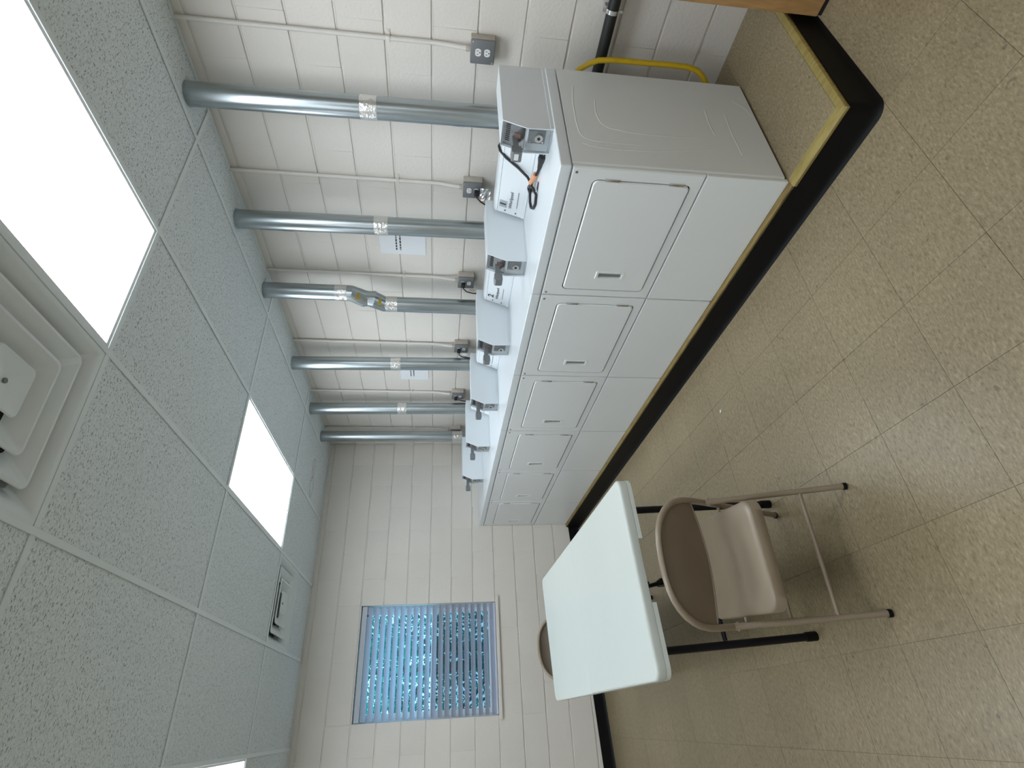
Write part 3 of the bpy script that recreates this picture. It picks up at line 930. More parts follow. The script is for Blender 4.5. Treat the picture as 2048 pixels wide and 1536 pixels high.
# ------------------------------------------------------------------ vent ducts
DR = 0.054
def duct(label, k, ytop, ybot, x=0.80, tapes=((1.865, 1.945),), stub=False, kink=None, sticker=None):
    t = thing('vent_duct', label, 'duct', (x, ybot, PT), group='galvanised dryer ducts')
    def L(y, z): return (0.0, y - ybot, z - PT)
    if kink:
        z1, z2 = kink                       # upper end of lower pipe, lower end of upper pipe
        lo = [L(ybot, 0.46), L(ybot, z1)]
        bm = B(); tube(bm, [L(ytop, z2), L(ytop, ZC + 0.02)], DR, 28); up = obj('pipe', bm, 'galv', t, smooth=40)
        # adjustable elbow gores between
        n = 4
        pts = [L(ybot, z1 - .01), L(ybot, z1 + .02), L(ybot - .045, z1 + .09), L(ybot - .050, z1 + .125),
               L(ybot - .050, z1 + .155), L(ytop, z2 - .03), L(ytop, z2 + .01)]
        bm = B(); tube(bm, pts, [DR * 1.01, DR * 1.02, DR * 1.1, DR * 1.0, DR * 1.1, DR * 1.02, DR * 1.01], 24, caps=False); obj('elbow', bm, 'galv', t, smooth=12)
        for a, b, c in ((z2 - .005, z2 + .075, ytop), (z1 - .075, z1 + .005, ybot)):
            bm = B(); tube(bm, [L(c, a), L(c, b)], DR + .0018, 28); obj('tape', bm, 'foil_tape', t, smooth=40)
        # yellow maker's stickers on the elbow
        for z, yy in ((z1 + .198, ybot - .075), (z1 + .058, ybot - .024)):
            bm = B()
            a0 = math.radians(205)
            for s in range(6):
                pass
            ring = []
            for zz in (-.028, .028):
                ring.append([bm.verts.new((DR * 1.10 * math.cos(a0 + math.radians(9 * q)), yy - ybot + DR * 1.10 * math.sin(a0 + math.radians(9 * q)), z + zz - PT)) for q in range(6)])
            for q in range(5): bm.faces.new((ring[0][q], ring[0][q + 1], ring[1][q + 1], ring[1][q]))
            bmesh.ops.solidify(bm, geom=bm.faces[:], thickness=.0008)
            obj('sticker', bm, 'yellow_sticker', t, smooth=60)
        top_of_low = z1
    else:
        top_of_low = None
    if not kink:
        zt = tapes[0][0] + .04
        bm = B(); tube(bm, [L(ybot, 0.46), L(ybot + (ytop - ybot) * (zt - .46) / (ZC - .46), zt)], DR, 28); obj('pipe', bm, 'galv', t, smooth=40)
        bm = B(); tube(bm, [L(ybot + (ytop - ybot) * (zt - .46) / (ZC - .46), zt - .02), L(ytop, ZC + .02)], DR + .0012, 28); obj('pipe', bm, 'galv', t, smooth=40)
        for a, b in tapes:
            ya_ = ybot + (ytop - ybot) * (a - .46) / (ZC - .46); yb_ = ybot + (ytop - ybot) * (b - .46) / (ZC - .46)
            bm = B()
            n = 6
            tube(bm, [L(ya_ + (yb_ - ya_) * q / n, a + (b - a) * q / n) for q in range(n + 1)], [DR + .002 + random.uniform(0, .0012) for _ in range(n + 1)], 28)
            for v_ in bm.verts:
                v_.co.z += random.uniform(-.0015, .0015)
            obj('tape', bm, 'foil_tape', t, smooth=30)
    else:
        bm = B(); tube(bm, lo, DR, 28); obj('pipe', bm, 'galv', t, smooth=40)
    # elbow into the back of the dryer, mostly hidden
    pts = [L(ybot, .47)]
    for q in range(7):
        a = math.radians(90 * q / 6); pts.append((-(.06 - .06 * math.cos(a)), 0, .40 - PT - .06 * math.sin(a)))
    pts.append((DB + .004 - x, 0, .34 - PT))
    bm = B(); tube(bm, pts, DR * .98, 20); obj('elbow', bm, 'galv', t, smooth=50)
    # collar where it meets the ceiling
    bm = B(); tube(bm, [L(ytop, ZC - .004), L(ytop, ZC - .001)], DR + .004, 28); obj('collar', bm, 'galv', t, smooth=40)
    # raised lock seam
    if sticker:
        z, col = sticker
        yy = ybot + (ytop - ybot) * (z - .46) / (ZC - .46)
        bm = B(); ring = []
        a0 = math.radians(95)
        for zz in (-.03, .03):
            ring.append([bm.verts.new(((DR + .0022) * math.cos(a0 + math.radians(9 * q)), yy - ybot + (DR + .0022) * math.sin(a0 + math.radians(9 * q)), z + zz - PT)) for q in range(6)])
        for q in range(5): bm.faces.new((ring[0][q], ring[0][q + 1], ring[1][q + 1], ring[1][q]))
        bmesh.ops.solidify(bm, geom=bm.faces[:], thickness=.0006)
        obj('sticker', bm, col, t, smooth=60)
    return t
duct('widest looking galvanised duct, nearest the camera, with one foil tape band', 0, 0.333, 0.318, sticker=(1.47, 'paper'))
duct('second galvanised duct from the near end, with a yellow and white sticker', 1, 1.078, 1.053, sticker=(2.45, 'yellow_sticker'))
duct('crooked galvanised duct with two taped elbows and yellow stickers', 2, 1.690, 1.790, kink=(1.925, 2.19))
duct('fourth galvanised duct from the near end, left of the crooked one', 3, 2.570, 2.510)
duct('fifth galvanised duct from the near end, with tape halfway up', 4, 3.325, 3.270, tapes=((1.85, 1.93),))
duct('last galvanised duct in the corner, taped just above its dryer', 5, 3.900, 3.885, tapes=((1.30, 1.40),))

# ------------------------------------------------------------------ conduits and outlet boxes
CY = [0.066, 0.845, 1.638, 2.442, 3.222, 3.975]
CN = ['nearest', 'second nearest', 'third nearest', 'fourth nearest', 'fifth nearest', 'farthest']
OL = ['grey outlet box nearest the camera, both sockets empty',
      'grey outlet box with one plug and a crinkled silver tag hanging from it',
      'grey outlet box between the second duct and the crooked one, plug on top',
      'grey outlet box right of the fourth duct, plug with a white card',
      'grey outlet box right of the fifth duct, black plug with curling cord',
      'small dark outlet box beside the corner duct']
CLB = ['painted conduit right of the first duct, dropping to the empty outlet box',
       'painted conduit between the first and second ducts', 'painted conduit between the second duct and the crooked one',
       'painted conduit between the crooked duct and the fourth', 'painted conduit between the fourth and fifth ducts',
       'painted conduit squeezed beside the corner duct']
def oval(cx, cy, rx, ry, n=20, cut=0.78):
    pts = []
    for q in range(n):
        a = 2 * math.pi * q / n
        pts.append((cx + rx * math.cos(a), cy + max(-ry * cut, min(ry * cut, ry * math.sin(a)))))
    return pts
for k, y in enumerate(CY):
    c = thing('conduit', CLB[k], 'conduit', (XW, y, 1.43), group='painted wall conduits')
    bm = B()
    tube(bm, [(-.014, 0, ZC + .01 - 1.43), (-.014, 0, .165), (-.015, 0, .14), (-.030, 0, .05), (-.033, 0, .03), (-.033, 0, -.01)], .0105, 12)
    obj('tube', bm, 'trim_paint', c, smooth=40)
    bm = B(); box(bm, -.0262, 0.001, -.0125, .0125, .365, .383, .002, 1); box(bm, -.004, 0.001, -.034, -.0115, .365, .383, .001, 1)
    cyl(bm, (-.008, -.024, .374), 'x', .004, .005, 8)
    obj('strap', bm, 'trim_paint', c)
    bm = B(); cyl(bm, (-.033, 0, .0), 'z', .0145, .016, 14); obj('connector', bm, 'box_side', c, smooth=40)
    t = thing('outlet_box', OL[k], 'outlet', (XW, y, 1.368), group='grey outlet boxes on the block wall')
    bm = B(); box(bm, -.050, .001, -.054, .054, -.056, .056, .005, 2); obj('box', bm, 'box_side', t, smooth=35)
    bm = B(); box(bm, -.0625, -.0505, -.055, .055, -.057, .057, .006, 2); cv = obj('cover', bm, 'box_cover', t, smooth=35)
    for sy, sz_ in ((-.045, .047), (.045, -.047)):
        bm = B(); cyl(bm, (-.0645, sy, sz_), 'x', .005, .003, 10); obj('screw', bm, 'chrome', cv)
    for zc in (.021, -.021):
        bm = B(); prism(bm, oval(0, zc, .0175, .0175), 'x', -.0655, -.0615); rc = obj('receptacle', bm, 'recept', t, smooth=30)
        if not (k in (1, 2, 3, 4) and zc == (-.021 if k == 1 else .021)):
            bm = B(); box(bm, -.0662, -.0652, -.0085, -.006, zc - .001, zc + .008); box(bm, -.0662, -.0652, .006, .0085, zc - .001, zc + .007); cyl(bm, (-.0662, 0, zc - .008), 'x', .003, .001, 10)
            obj('slots', bm, 'dark_gap', rc)

# plugs and cords of the dryers that are plugged in
def plugged(k, zc, label, path, tagm=None):
    y = CY[k]
    t = thing('power_cord', label, 'power cord', (XW - .0662, y, 1.368 + zc), group='dryer power cords')
    bm = B(); box(bm, -.034, -.0002, -.013, .013, -.015, .013, .004, 2); obj('plug', bm, 'black_plastic', t, smooth=40)
    bm = B(); tube(bm, path, .0042, 8); obj('cord', bm, 'black_plastic', t, smooth=60)
    if tagm: tagm(t)
    return t
def silver_tag(t):
    bm = B()
    pts = [(-.012, .085, -.005), (-.030, -.045, -.065), (-.036, -.055, -.105), (-.030, .030, -.120), (-.020, .075, -.085)]
    a = [bm.verts.new(p) for p in [(-.020, .052, -.022), (-.034, -.050, -.020), (-.040, -.052, -.080), (-.026, .055, -.085)]]
    bm.faces.new(a)
    bmesh.ops.subdivide_edges(bm, edges=bm.edges[:], cuts=5, use_grid_fill=True)
    for v_ in bm.verts: v_.co.x += random.uniform(-.003, .003)
    bmesh.ops.solidify(bm, geom=bm.faces[:], thickness=.001)
    obj('crinkled_tag', bm, 'foil_tape', t)
    bm = B(); tube(bm, [(-.030, .058, -.022), (-.030, .060, -.09)], .0035, 8); obj('band', bm, 'orange_tag', t)
def white_card(t):
    bm = B(); box(bm, -.045, -.044, -.005, .05, -.060, -.022); box(bm, -.0455, -.0445, .012, .05, -.075, -.03); obj('card', bm, 'paper', t)
def grey_card(t):
    bm = B(); box(bm, -.040, -.039, .010, .034, -.085, -.045); obj('card', bm, 'box_side', t)
plugged(1, -.021, 'black cord with silver tag running behind the second dryer', [(-.034, 0, 0), (-.050, .004, -.002), (-.058, .02, -.02), (-.058, .05, -.06), (-.055, .07, -.11), (-.05, .07, -.2), (-.04, .07, -.4)], silver_tag)
plugged(2, .021, 'short black cord curving down from the third outlet box', [(-.034, 0, 0), (-.048, .004, -.003), (-.054, .025, -.025), (-.054, .04, -.07), (-.05, .045, -.14), (-.045, .045, -.3), (-.04, .04, -.5)], grey_card)
plugged(3, .021, 'black cord slanting from the fourth outlet box past a white card', [(-.034, 0, 0), (-.048, .004, -.003), (-.055, .035, -.02), (-.075, .045, -.06), (-.11, .02, -.10), (-.14, .0, -.125), (-.16, -.01, -.2), (-.16, -.01, -.4)][:1] + [(-.05, .01, -.004), (-.055, .03, -.03), (-.055, .04, -.08), (-.05, .04, -.2), (-.045, .04, -.45)], white_card)
plugged(4, .021, 'black cord curling out of the fifth outlet box', [(-.030, 0, -.010), (-.030, .004, -.024), (-.022, .020, -.042), (-.015, .045, -.062), (-.010, .06, -.09), (-.008, .06, -.2), (-.008, .06, -.45)])

# loose cord lying on the nearest dryer
t = thing('power_cord', 'unplugged black cord bundled with an orange tag on the nearest dryer', 'power cord', (0.42, 0.45, 1.102), group='dryer power cords')
def LC(x, y, z): return (x - .42, y - .45, z - 1.102)
bm = B()
tube(bm, [LC(.66, .365, 1.20), LC(.655, .365, 1.262), LC(.625, .362, 1.272), LC(.590, .362, 1.268), LC(.568, .385, 1.235), LC(.54, .415, 1.175), LC(.50, .435, 1.128),
          LC(.47, .440, 1.116), LC(.43, .440, 1.118), LC(.40, .455, 1.120), LC(.385, .49, 1.116), LC(.36, .505, 1.110), LC(.315, .47, 1.109), LC(.285, .42, 1.109), LC(.30, .38, 1.110),
          LC(.35, .385, 1.118), LC(.42, .42, 1.124), LC(.47, .47, 1.120), LC(.50, .50, 1.114), LC(.475, .505, 1.109), LC(.43, .46, 1.112), LC(.40, .40, 1.122), LC(.375, .345, 1.120), LC(.35, .295, 1.112), LC(.335, .25, 1.110)], .0068, 8)
obj('cord', bm, 'black_plastic', t, smooth=60)
bm = B(); tube(bm, [LC(.34, .265, 1.111), LC(.325, .225, 1.112), LC(.312, .198, 1.113), LC(.300, .175, 1.113)], [.009, .013, .018, .017], 10); obj('plug', bm, 'black_plastic', t, smooth=40)
for dx, dy in ((-.006, -.004), (.006, .003)):
    bm = B(); tube(bm, [LC(.300 + dx, .176 + dy, 1.113), LC(.292 + dx, .158 + dy, 1.113)], .0022, 6); obj('prong', bm, 'chrome', t)
bm = B(); tube(bm, [LC(.405, .395, 1.124), LC(.362, .315, 1.118)], .0125, 10); obj('orange_band', bm, 'orange_tag', t, smooth=50)
bm = B(); box(bm, -.028, .028, -.022, .022, 0, .0012)
obj('paper_tag', bm, 'paper', t, LC(.335, .360, 1.106), (.12, .2, .5))

# ------------------------------------------------------------------ gas line
t = thing('gas_pipe', 'black iron pipe along the block wall with a steel clamp', 'pipe', (0.895, 0, 0.803))
bm = B(); tube(bm, [(0, -2.2, 0), (0, 4.2, 0)], .0265, 18); obj('pipe', bm, 'black_iron', t, smooth=40)
for y in (-0.165, 2.0):
    bm = B()
    tube(bm, [(0, y - .009, 0), (0, y + .009, 0)], .0305, 18); box(bm, 0.0, .053, y - .008, y + .008, .030, .034); box(bm, -.006, .006, y - .006, y + .006, .028, .046); box(bm, -.006, .006, y - .006, y + .006, -.046, -.028)
    obj('clamp', bm, 'chrome', t, smooth=40)
bm = B()
pts = [(.745, .115, .99), (.755, .085, .965), (.77, .042, .93), (.775, .012, .885), (.778, -.006, .845), (.78, -.013, .78), (.78, -.014, .70), (.78, -.015, .60), (.78, -.017, .50), (.78, -.016, .42), (.78, -.005, .365), (.775, .018, .327), (.765, .055, .29), (.74, .10, .26), (.70, .12, .25)]
tube(bm, pts, .0125, 12)
gh = thing('gas_hose', 'yellow flexible gas hose looping behind the nearest dryer', 'hose', (.78, .0, PT))
for v_ in bm.verts: v_.co -= Vector((.78, 0, PT))
obj('hose', bm, 'yellow_hose', gh, smooth=60)
bm = B(); tube(bm, [(-.065, .107, .105), (-.10, .128, .085)], .015, 6); obj('nut', bm, 'chrome', gh)
bm = B(); tube(bm, [(-.031, .112, .822), (-.045, .128, .85)], .015, 6); obj('nut', bm, 'chrome', gh)

# ------------------------------------------------------------------ notices on the wall
def notice(label, y0, y1, z0, z1, zl, ya, yb):
    t = thing('paper_notice', label, 'notice', (XW - .0016, (y0 + y1) / 2, z0), group='paper notices on the block wall')
    cy = (y0 + y1) / 2
    bm = B(); box(bm, -.0024, -.0014, y0 - cy, y1 - cy, 0, z1 - z0)
    obj('sheet', bm, 'paper', t)
    for q, z in enumerate(zl):
        bm = B(); y = ya
        while y < yb:
            w = random.uniform(.010, .026)
            box(bm, -.0029, -.0022, y - cy, min(y + w, yb) - cy, z - z0 - .005, z - z0 + .005); y += w + .006
        obj('print_line', bm, 'ink', t)['kind'] = 'stuff'
notice('white paper notice on the wall beside the second duct', 1.215, 1.443, 1.650, 1.950, (1.842, 1.816), 1.245, 1.405)
notice('white paper notice on the wall half behind the fourth duct', 2.80, 3.022, 1.645, 1.895, (1.802, 1.776), 2.83, 2.965)

# ------------------------------------------------------------------ wooden cabinet at the near end
t = thing('wooden_cabinet', 'honey wood cabinet side at the near end of the platform', 'cabinet', (0.553, -0.764, fz(0.72)))
bm = B(); box(bm, 0.0, .018, -.40, .400, .012, .90, .0015, 1); obj('front_board', bm, 'maple', t)
bm = B(); box(bm, .018, .28, .382, .398, .012, .90, .0015, 1); obj('side_board', bm, 'maple', t)
bm = B(); box(bm, .018, .28, -.398, -.382, .012, .90, .0015, 1); obj('side_board', bm, 'maple', t)
bm = B(); box(bm, -.01, .375, -.41, .405, .90, .93, .003, 2); obj('top_board', bm, 'maple', t)
bm = B(); box(bm, .004, .28, -.396, .396, -.006, .012); obj('plinth', bm, 'black_plastic', t)

# ------------------------------------------------------------------ window, blind, outside
win = struct(thing('window_1', 'white double-hung window with blind in the block wall', 'window', (0, 0, 0)))
del win['category']; del win['label']
YW = YB + 0.125                                         # sash plane
bm = B()
f = 0.03
for (a, b, c, d) in ((WX0, WX0 + f, WZ0, WZ1), (WX1 - f, WX1, WZ0, WZ1), (WX0 + f, WX1 - f, WZ0, WZ0 + f), (WX0 + f, WX1 - f, WZ1 - f, WZ1)):
    box(bm, a, b, YB + .085, YB + .17, c, d, .002, 1)
obj('window_frame', bm, 'sash_white', win)
def sash(x0, x1, z0, z1, y):
    s = .042
    bm = B()
    for (a, b, c, d) in ((x0, x0 + s, z0, z1), (x1 - s, x1, z0, z1), (x0 + s, x1 - s, z0, z0 + s), (x0 + s, x1 - s, z1 - s, z1)):
        box(bm, a, b, y - .014, y + .014, c, d, .002, 1)
    o = obj('sash', bm, 'sash_white', win)
    bm = B(); box(bm, x0 + s - .004, x1 - s + .004, y - .002, y + .002, z0 + s - .004, z1 - s + .004)
    obj('pane', bm, 'window_glass', o)
ZM = 1.555
sash(WX0 + f, WX1 - f, ZM - .02, WZ1 - f, YB + .145)
sash(WX0 + f, WX1 - f, WZ0 + f, ZM + .02, YB + .112)
bm = B(); box(bm, WX0 + f, WX1 - f, YB + .163, YB + .165, WZ0 + f, ZM); obj('insect_screen', bm, 'insect_screen', win)
# painted reveal and stone sill
bm = B()
box(bm, WX0 - .002, WX0 + .003, YB + .002, YB + .2, WZ0, WZ1); box(bm, WX1 - .003, WX1 + .002, YB + .002, YB + .2, WZ0, WZ1); box(bm, WX0, WX1, YB + .002, YB + .2, WZ1 - .003, WZ1 + .002)
obj('reveal', bm, 'trim_paint', win)
bm = B(); box(bm, WX0 - .028, WX1 + .045, YB - .022, YB + .09, WZ0 - .026, WZ0 + .004, .004, 2); obj('window_sill', bm, 'wall_paint', win)

bl = thing('window_blind', 'white slatted horizontal blind hanging in the window', 'blind', (0, YB + .034, WZ1))
x0, x1 = WX0 + .010, WX1 - .010
cx = (x0 + x1) / 2; hw = (x1 - x0) / 2
bl.location.x = cx
bm = B(); box(bm, -hw, hw, -.026, .026, -.058, -.018, .003, 2); obj('headrail', bm, 'blind_white', bl)
bm = B(); box(bm, -hw, hw, -.030, -.026, -.060, -.016, .0015, 1); obj('valance', bm, 'blind_white', bl)
NS = 20
pitch = (WZ1 - .088 - (WZ0 + .046)) / (NS - 1)
bm = B()
wd_ = .0285
prof = []
for q in range(7):
    s = -1 + 2 * q / 6
    prof.append((s * wd_, .0025 * (1 - s * s)))
prof2 = [(a, b - .0028) for a, b in prof][::-1]
ang = math.radians(46)                                 # room edge high
def rt(p): return (p[0] * math.cos(ang) + p[1] * math.sin(ang), -p[0] * math.sin(ang) + p[1] * math.cos(ang))
prism(bm, [rt(p) for p in prof + prof2], 'x', -hw + .003, hw - .003)
slat = finish(bm, 40); slat.materials.append(MATS['blind_white'])
for q in range(NS):
    obj('slat', slat, None, bl, (0, 0, -(.088 + q * pitch)))
bm = B(); box(bm, -hw + .003, hw - .003, -.025, .025, -(WZ1 - WZ0) + .008, -(WZ1 - WZ0) + .024, .003, 2); obj('bottom_rail', bm, 'blind_white', bl)
for xx in (-hw + .16, hw - .16):
    for yy in (-.024, .024):
        bm = B(); tube(bm, [(xx, yy, -.06), (xx, yy, -(WZ1 - WZ0) + .02)], .0009, 6); obj('ladder_cord', bm, 'blind_white', bl)
bm = B(); tube(bm, [(hw - .085, -.034, -.06), (hw - .085, -.034, -.075)], .006, 8); obj('tilt_knob', bm, 'black_plastic', bl)

# outside: bank of earth, trees in leaf
bm = B(); box(bm, -14, 10, YB + .35, 22, -.9, -.6); struct(obj('ground_outside', bm, 'earth'))
def tree(label, x, y, z0, h, rx, rz, nleaf, seed, zc):
    rnd = random.Random(seed)
    t = thing('leafy_tree', label, 'tree', (x, y, z0), group='trees outside the window')
    bm = B()
    tube(bm, [(0, 0, 0), (.03, .02, h * .35), (-.05, 0, h * .7), (0, .05, h)], [.11, .09, .06, .02], 10)
    for q in range(7):
        a = rnd.uniform(0, 6.28); zz = h * rnd.uniform(.3, .8)
        tube(bm, [(0, 0, zz), (math.cos(a) * rx * .5, math.sin(a) * min(rx, 1.1) * .4, zz + .35), (math.cos(a) * rx * .9, math.sin(a) * min(rx, 1.1) * .7, zz + .8)], [.04, .025, .008], 6)
    obj('trunk', bm, 'bark', t, smooth=60)
    verts = []; faces = []
    for q in range(nleaf):
        # clumped crown
        cq = q % 34
        rc = random.Random(seed * 100 + cq)
        ccx, ccy, ccz = rc.gauss(0, rx * .5), rc.gauss(0, rx * .4), zc + rc.gauss(0, rz * .5)
        p = Vector((ccx + rnd.gauss(0, .22), ccy + rnd.gauss(0, .2), ccz + rnd.gauss(0, .2)))
        ym = min(rx, 1.1)
        p.y = max(-ym, min(ym, p.y)); p.z = max(.15, p.z)
        s = rnd.uniform(.035, .075)
        d = Vector((rnd.gauss(0, 1), rnd.gauss(0, 1), rnd.gauss(-.4, 1))).normalized()
        e = d.orthogonal().normalized()
        n_ = d.cross(e)
        b = len(verts)
        verts += [p, p + d * s * .5 + e * s * .38 + n_ * s * .12, p + d * s * 1.25, p + d * s * .5 - e * s * .38 + n_ * s * .12]
        faces += [(b, b + 1, b + 2), (b, b + 2, b + 3)]
    me = bpy.data.meshes.new('foliage'); me.from_pydata([tuple(v_) for v_ in verts], [], faces); me.update()
    o = obj('foliage', me, 'leaf', t); o['kind'] = 'stuff'
tree('leafy tree standing just outside the window', -1.0, 8.3, -.6, 3.6, 1.2, 1.5, 6500, 3, 2.3)
tree('paler leafy tree farther off outside the window', -0.4, 11.6, -.6, 5.0, 1.6, 2.0, 7000, 5, 2.9)
tree('dark leafy shrub low down behind the lower sash', -1.1, 6.35, -.6, 1.5, .8, .45, 3800, 8, .95)

# ------------------------------------------------------------------ folding table
TW, TL = 0.785, 1.975
TCX, TCY = -1.2575, 1.884
tab = thing('folding_table', 'white plastic fold-in-half table with black folding legs', 'table', (TCX, TCY, fz(TCX)), (0, TILT, 0))
TH = 0.765
hw, hl = TW / 2, TL / 2
def half_top(sgn):
    bm = B()
    rr = .045
    def loop(ins, z, r):
        y_out, y_in = hl - ins, .0009 + ins * .15
        pts = [(hw - ins, y_in)]
        for q in range(7):
            a = math.radians(90 * q / 6); pts.append((hw - ins - r + r * math.cos(a), y_out - r + r * math.sin(a)))
        for q in range(7):
            a = math.radians(90 + 90 * q / 6); pts.append((-hw + ins + r + r * math.cos(a), y_out - r + r * math.sin(a)))
        pts.append((-hw + ins, y_in))
        return [bm.verts.new((p[0], p[1] * sgn, z)) for p in pts]
    ls = [loop(.010, TH, rr - .008), loop(.004, TH - .002, rr - .003), loop(.0008, TH - .007, rr), loop(0, TH - .013, rr), loop(.001, TH - .038, rr), loop(.005, TH - .040, rr - .004)]
    n = len(ls[0])
    for a, b in zip(ls, ls[1:]):
        for k in range(n): bm.faces.new((a[k], a[(k + 1) % n], b[(k + 1) % n], b[k]))
    bm.faces.new(ls[0]); bm.faces.new(ls[-1][::-1])
    return bm
for s in (1, -1):
    o = obj('table_half', half_top(s), 'plastic_white', tab, smooth='w')
    # apron: deeper at the corners, cut back in the middle of the short side
    def apron_path(sx_):
        pts = [(sx_ * (hw - .0075), s * .03)]
        c0, c1, ra = hw - .045, hl - .045, .0375
        for q in range(9):
            a = math.radians(90 * q / 8); pts.append((sx_ * (c0 + ra * math.cos(a)), s * (c1 + ra * math.sin(a))))
        pts.append((sx_ * .125, s * (hl - .0075)))
        return pts
    for sx_ in (-1, 1):
        bm = B()
        pts = apron_path(sx_); rg = []
        for i, p in enumerate(pts):
            a, b = pts[max(i - 1, 0)], pts[min(i + 1, len(pts) - 1)]
            tx_, ty_ = b[0] - a[0], b[1] - a[1]; l = math.hypot(tx_, ty_); nx_, ny_ = ty_ / l, -tx_ / l
            rg.append([bm.verts.new((p[0] + nx_ * w_, p[1] + ny_ * w_, z)) for w_, z in ((-.0065, TH - .057), (.0065, TH - .057), (.0065, TH - .0395), (-.0065, TH - .0395))])
        for a, b in zip(rg, rg[1:]):
            for k in range(4): bm.faces.new((a[k], a[(k + 1) % 4], b[(k + 1) % 4], b[k]))
        bm.faces.new(rg[0]); bm.faces.new(rg[-1][::-1])
        obj('apron', bm, 'plastic_white', tab, smooth=30)
    # legs
    yl = s * (hl - .135)
    for sx_ in (-1, 1):
        bm = B(); tube(bm, [(sx_ * .284, yl, .03), (sx_ * .286, yl, .30), (sx_ * .288, yl - s * .004, .722)], .0155, 16); lg = obj('leg', bm, 'black_steel', tab, smooth=40)
        bm = B(); tube(bm, [(sx_ * .284, yl, .0), (sx_ * .284, yl, .045)], .0185, 16); obj('foot_cap', bm, 'black_rubber', lg, smooth=40)
    bm = B(); tube(bm, [(-.27, yl, .400), (.27, yl, .400)], .009, 12); obj('cross_bar', bm, 'black_steel', tab, smooth=40)
    bm = B(); tube(bm, [(-.30, yl - s * .004, .722), (.30, yl - s * .004, .722)], .0125, 12); obj('leg_pivot', bm, 'black_steel', tab, smooth=40)
    for sx_ in (-1, 1):
        bm = B(); tube(bm, [(sx_ * .055, yl, .400), (sx_ * .012, yl - s * .10, .49), (sx_ * .004, yl - s * .16, .545)], .0075, 8); obj('brace', bm, 'black_steel', tab, smooth=40)
    bm = B()
    tube(bm, [(0, yl - s * .15, .535), (0, yl - s * .42, .725)], .009, 8)
    box(bm, -.014, .014, *sorted((yl - s * .13, yl - s * .19)), .525, .56, .003, 1)
    obj('brace', bm, 'black_steel', tab, smooth=40)
    for xr in (-.30, .275):
        bm = B(); box(bm, xr, xr + .025, *sorted((s * .05, s * (hl - .1))), TH - .054, TH - .0405); obj('rail', bm, 'black_steel', tab)

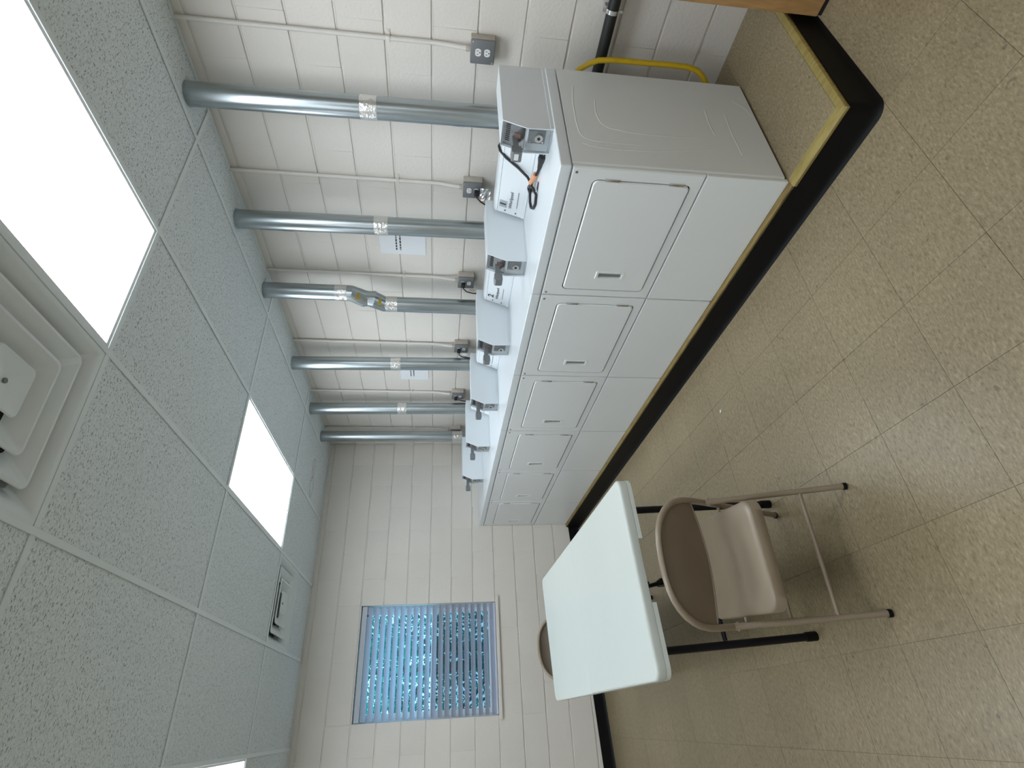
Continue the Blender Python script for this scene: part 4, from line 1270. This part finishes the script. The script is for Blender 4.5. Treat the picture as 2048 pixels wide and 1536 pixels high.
# ------------------------------------------------------------------ folding chairs
def chair(label, x, y, rz):
    t = thing('folding_chair', label, 'chair', (x, y, fz(x)), (0, TILT * math.cos(rz), rz), group='tan steel folding chairs')
    HW = 0.224
    def spine(z):
        """y of the long tube at height z"""
        pts = [(0.0, .238), (.17, .125), (.36, .005), (.52, -.098), (.62, -.155), (.70, -.190), (.80, -.222)]
        for (a, b), (c, d) in zip(pts, pts[1:]):
            if z <= c: return b + (d - b) * (z - a) / (c - a)
        return pts[-1][1]
    ZA, ZT = .585, .785
    path = [(HW, spine(z), z) for z in (.012, .10, .20, .30, .40, .48, .54, ZA)]
    n = 18
    for q in range(1, n):
        a = math.pi * q / n
        e = 2.0 / 2.5
        cx_, sz_ = math.cos(a), math.sin(a)
        xx = HW * math.copysign(abs(cx_) ** e, cx_); zz = ZA + (ZT - ZA) * abs(sz_) ** e
        path.append((xx, spine(zz) - .012 * (1 - (xx / HW) ** 2), zz))
    path += [(-HW, spine(z), z) for z in (ZA, .54, .48, .40, .30, .20, .10, .012)]
    bm = B(); tube(bm, path, .0118, 14); fr = obj('back_frame', bm, 'chair_paint', t, smooth=45)
    for s in (-1, 1):
        bm = B(); tube(bm, [(s * HW, spine(0) + .002, 0), (s * HW, spine(.012), .012)], .0138, 12); obj('foot_cap', bm, 'black_rubber', fr, smooth=40)
    # backrest panel: pressed sheet, hollow towards the rear, rolled lower edge
    bm = B()
    nu, nv = 22, 8
    grid = []
    for i in range(nu + 1):
        u = -1 + 2 * i / nu
        x_ = u * (HW - .006)
        a = abs(u)
        ztop = ZA + (ZT - ZA) * max(0.0, 1 - a ** 2.5) ** (1 / 2.5) - .006
        zlow = .592 - .010 * (1 - u * u)
        ztop = max(ztop, zlow + .004)
        col = []
        for j in range(nv + 1):
            v_ = j / nv
            z = zlow + (ztop - zlow) * v_
            y_ = spine(z) - .030 * (1 - u * u) - .006 * math.sin(math.pi * v_) * (1 - u * u)
            col.append(bm.verts.new((x_, y_, z)))
        grid.append(col)
    for i in range(nu):
        for j in range(nv): bm.faces.new((grid[i][j], grid[i + 1][j], grid[i + 1][j + 1], grid[i][j + 1]))
    bmesh.ops.solidify(bm, geom=bm.faces[:], thickness=.0022)
    br = obj('backrest', bm, 'chair_paint', t, smooth=50)
    low = []
    for i in range(nu + 1):
        u = -1 + 2 * i / nu
        z = .592 - .010 * (1 - u * u)
        low.append((u * (HW - .006), spine(z) - .030 * (1 - u * u), z))
    bm = B(); tube(bm, low, .0042, 8); obj('rolled_edge', bm, 'chair_paint', br, smooth=50)
    # rear legs
    for s in (-1, 1):
        bm = B(); tube(bm, [(s * (HW + .001), -.240, .012), (s * (HW + .001), -.165, .26), (s * HW, -.100, .478), (s * HW, -.092, .505)], [.0112, .0112, .0112, .0125], 14)
        lg = obj('leg', bm, 'chair_paint', t, smooth=45)
        bm = B(); tube(bm, [(s * (HW + .001), -.2425, 0), (s * (HW + .001), -.2395, .011)], .0138, 12); obj('foot_cap', bm, 'black_rubber', lg, smooth=40)
        bm = B(); cyl(bm, (s * HW - .0155, -.094, .492), 'x', .006, .031, 10); obj('rivet', bm, 'chair_paint', lg, smooth=40)
    bm = B(); tube(bm, [(-HW, -.193, .165), (HW, -.193, .165)], .0075, 12); obj('cross_bar', bm, 'chair_paint', t, smooth=45)
    bm = B(); tube(bm, [(-HW, spine(.12), .12), (HW, spine(.12), .12)], .0075, 12); obj('cross_bar', bm, 'chair_paint', t, smooth=45)
    # seat pan: pressed sheet with turned-down edges, rounded corners, slight hollow
    bm = B()
    y0, y1 = -.262, .165
    def sl(ins, dz, r):
        pts = rrect(-.195 + ins, .195 - ins, y0 + ins, y1 - ins, r, 6)
        out = []
        for p in pts:
            zz = .428 + (p[1] - y0) * .05 + dz
            taper = 1.0 - .10 * (p[1] - y0) / (y1 - y0) * 0
            out.append(bm.verts.new((p[0] * taper, p[1], zz)))
        return out
    ls = [sl(.010, -.046, .040), sl(.003, -.047, .05), sl(.0, -.044, .05), sl(.002, -.008, .05), sl(.005, -.002, .048), sl(.011, 0, .044), sl(.035, -.001, .04), sl(.09, -.010, .03), sl(.15, -.013, .02)]
    n = len(ls[0])
    for a, b in zip(ls, ls[1:]):
        for k in range(n): bm.faces.new((a[k], a[(k + 1) % n], b[(k + 1) % n], b[k]))
    bm.faces.new(ls[-1])
    obj('seat', bm, 'chair_paint', t, smooth=50)
    # seat pivots
    for s in (-1, 1):
        bm = B(); cyl(bm, (s * .21 - .018, spine(.425), .425), 'x', .006, .034, 10); obj('pivot', bm, 'chair_paint', t, smooth=40)
    return t
chair('tan steel folding chair in front of the table, its back to the camera', -1.279, 0.80, math.radians(-5.5))
chair('tan steel folding chair behind the table, only its backrest top showing', -1.300, 2.95, math.radians(181))

# ------------------------------------------------------------------ small scrap on the floor
bm = B()
sx0 = -0.44; sy0 = 1.17
box(bm, -.005, .005, -.008, .008, 0.0, .003, .001, 1)
o = tag(obj('paper_scrap', bm, 'paper', None, (-0.40, 1.165, fz(-0.40)), (0, TILT, .7)), 'tiny white scrap lying on the floor before the dryers', 'scrap')
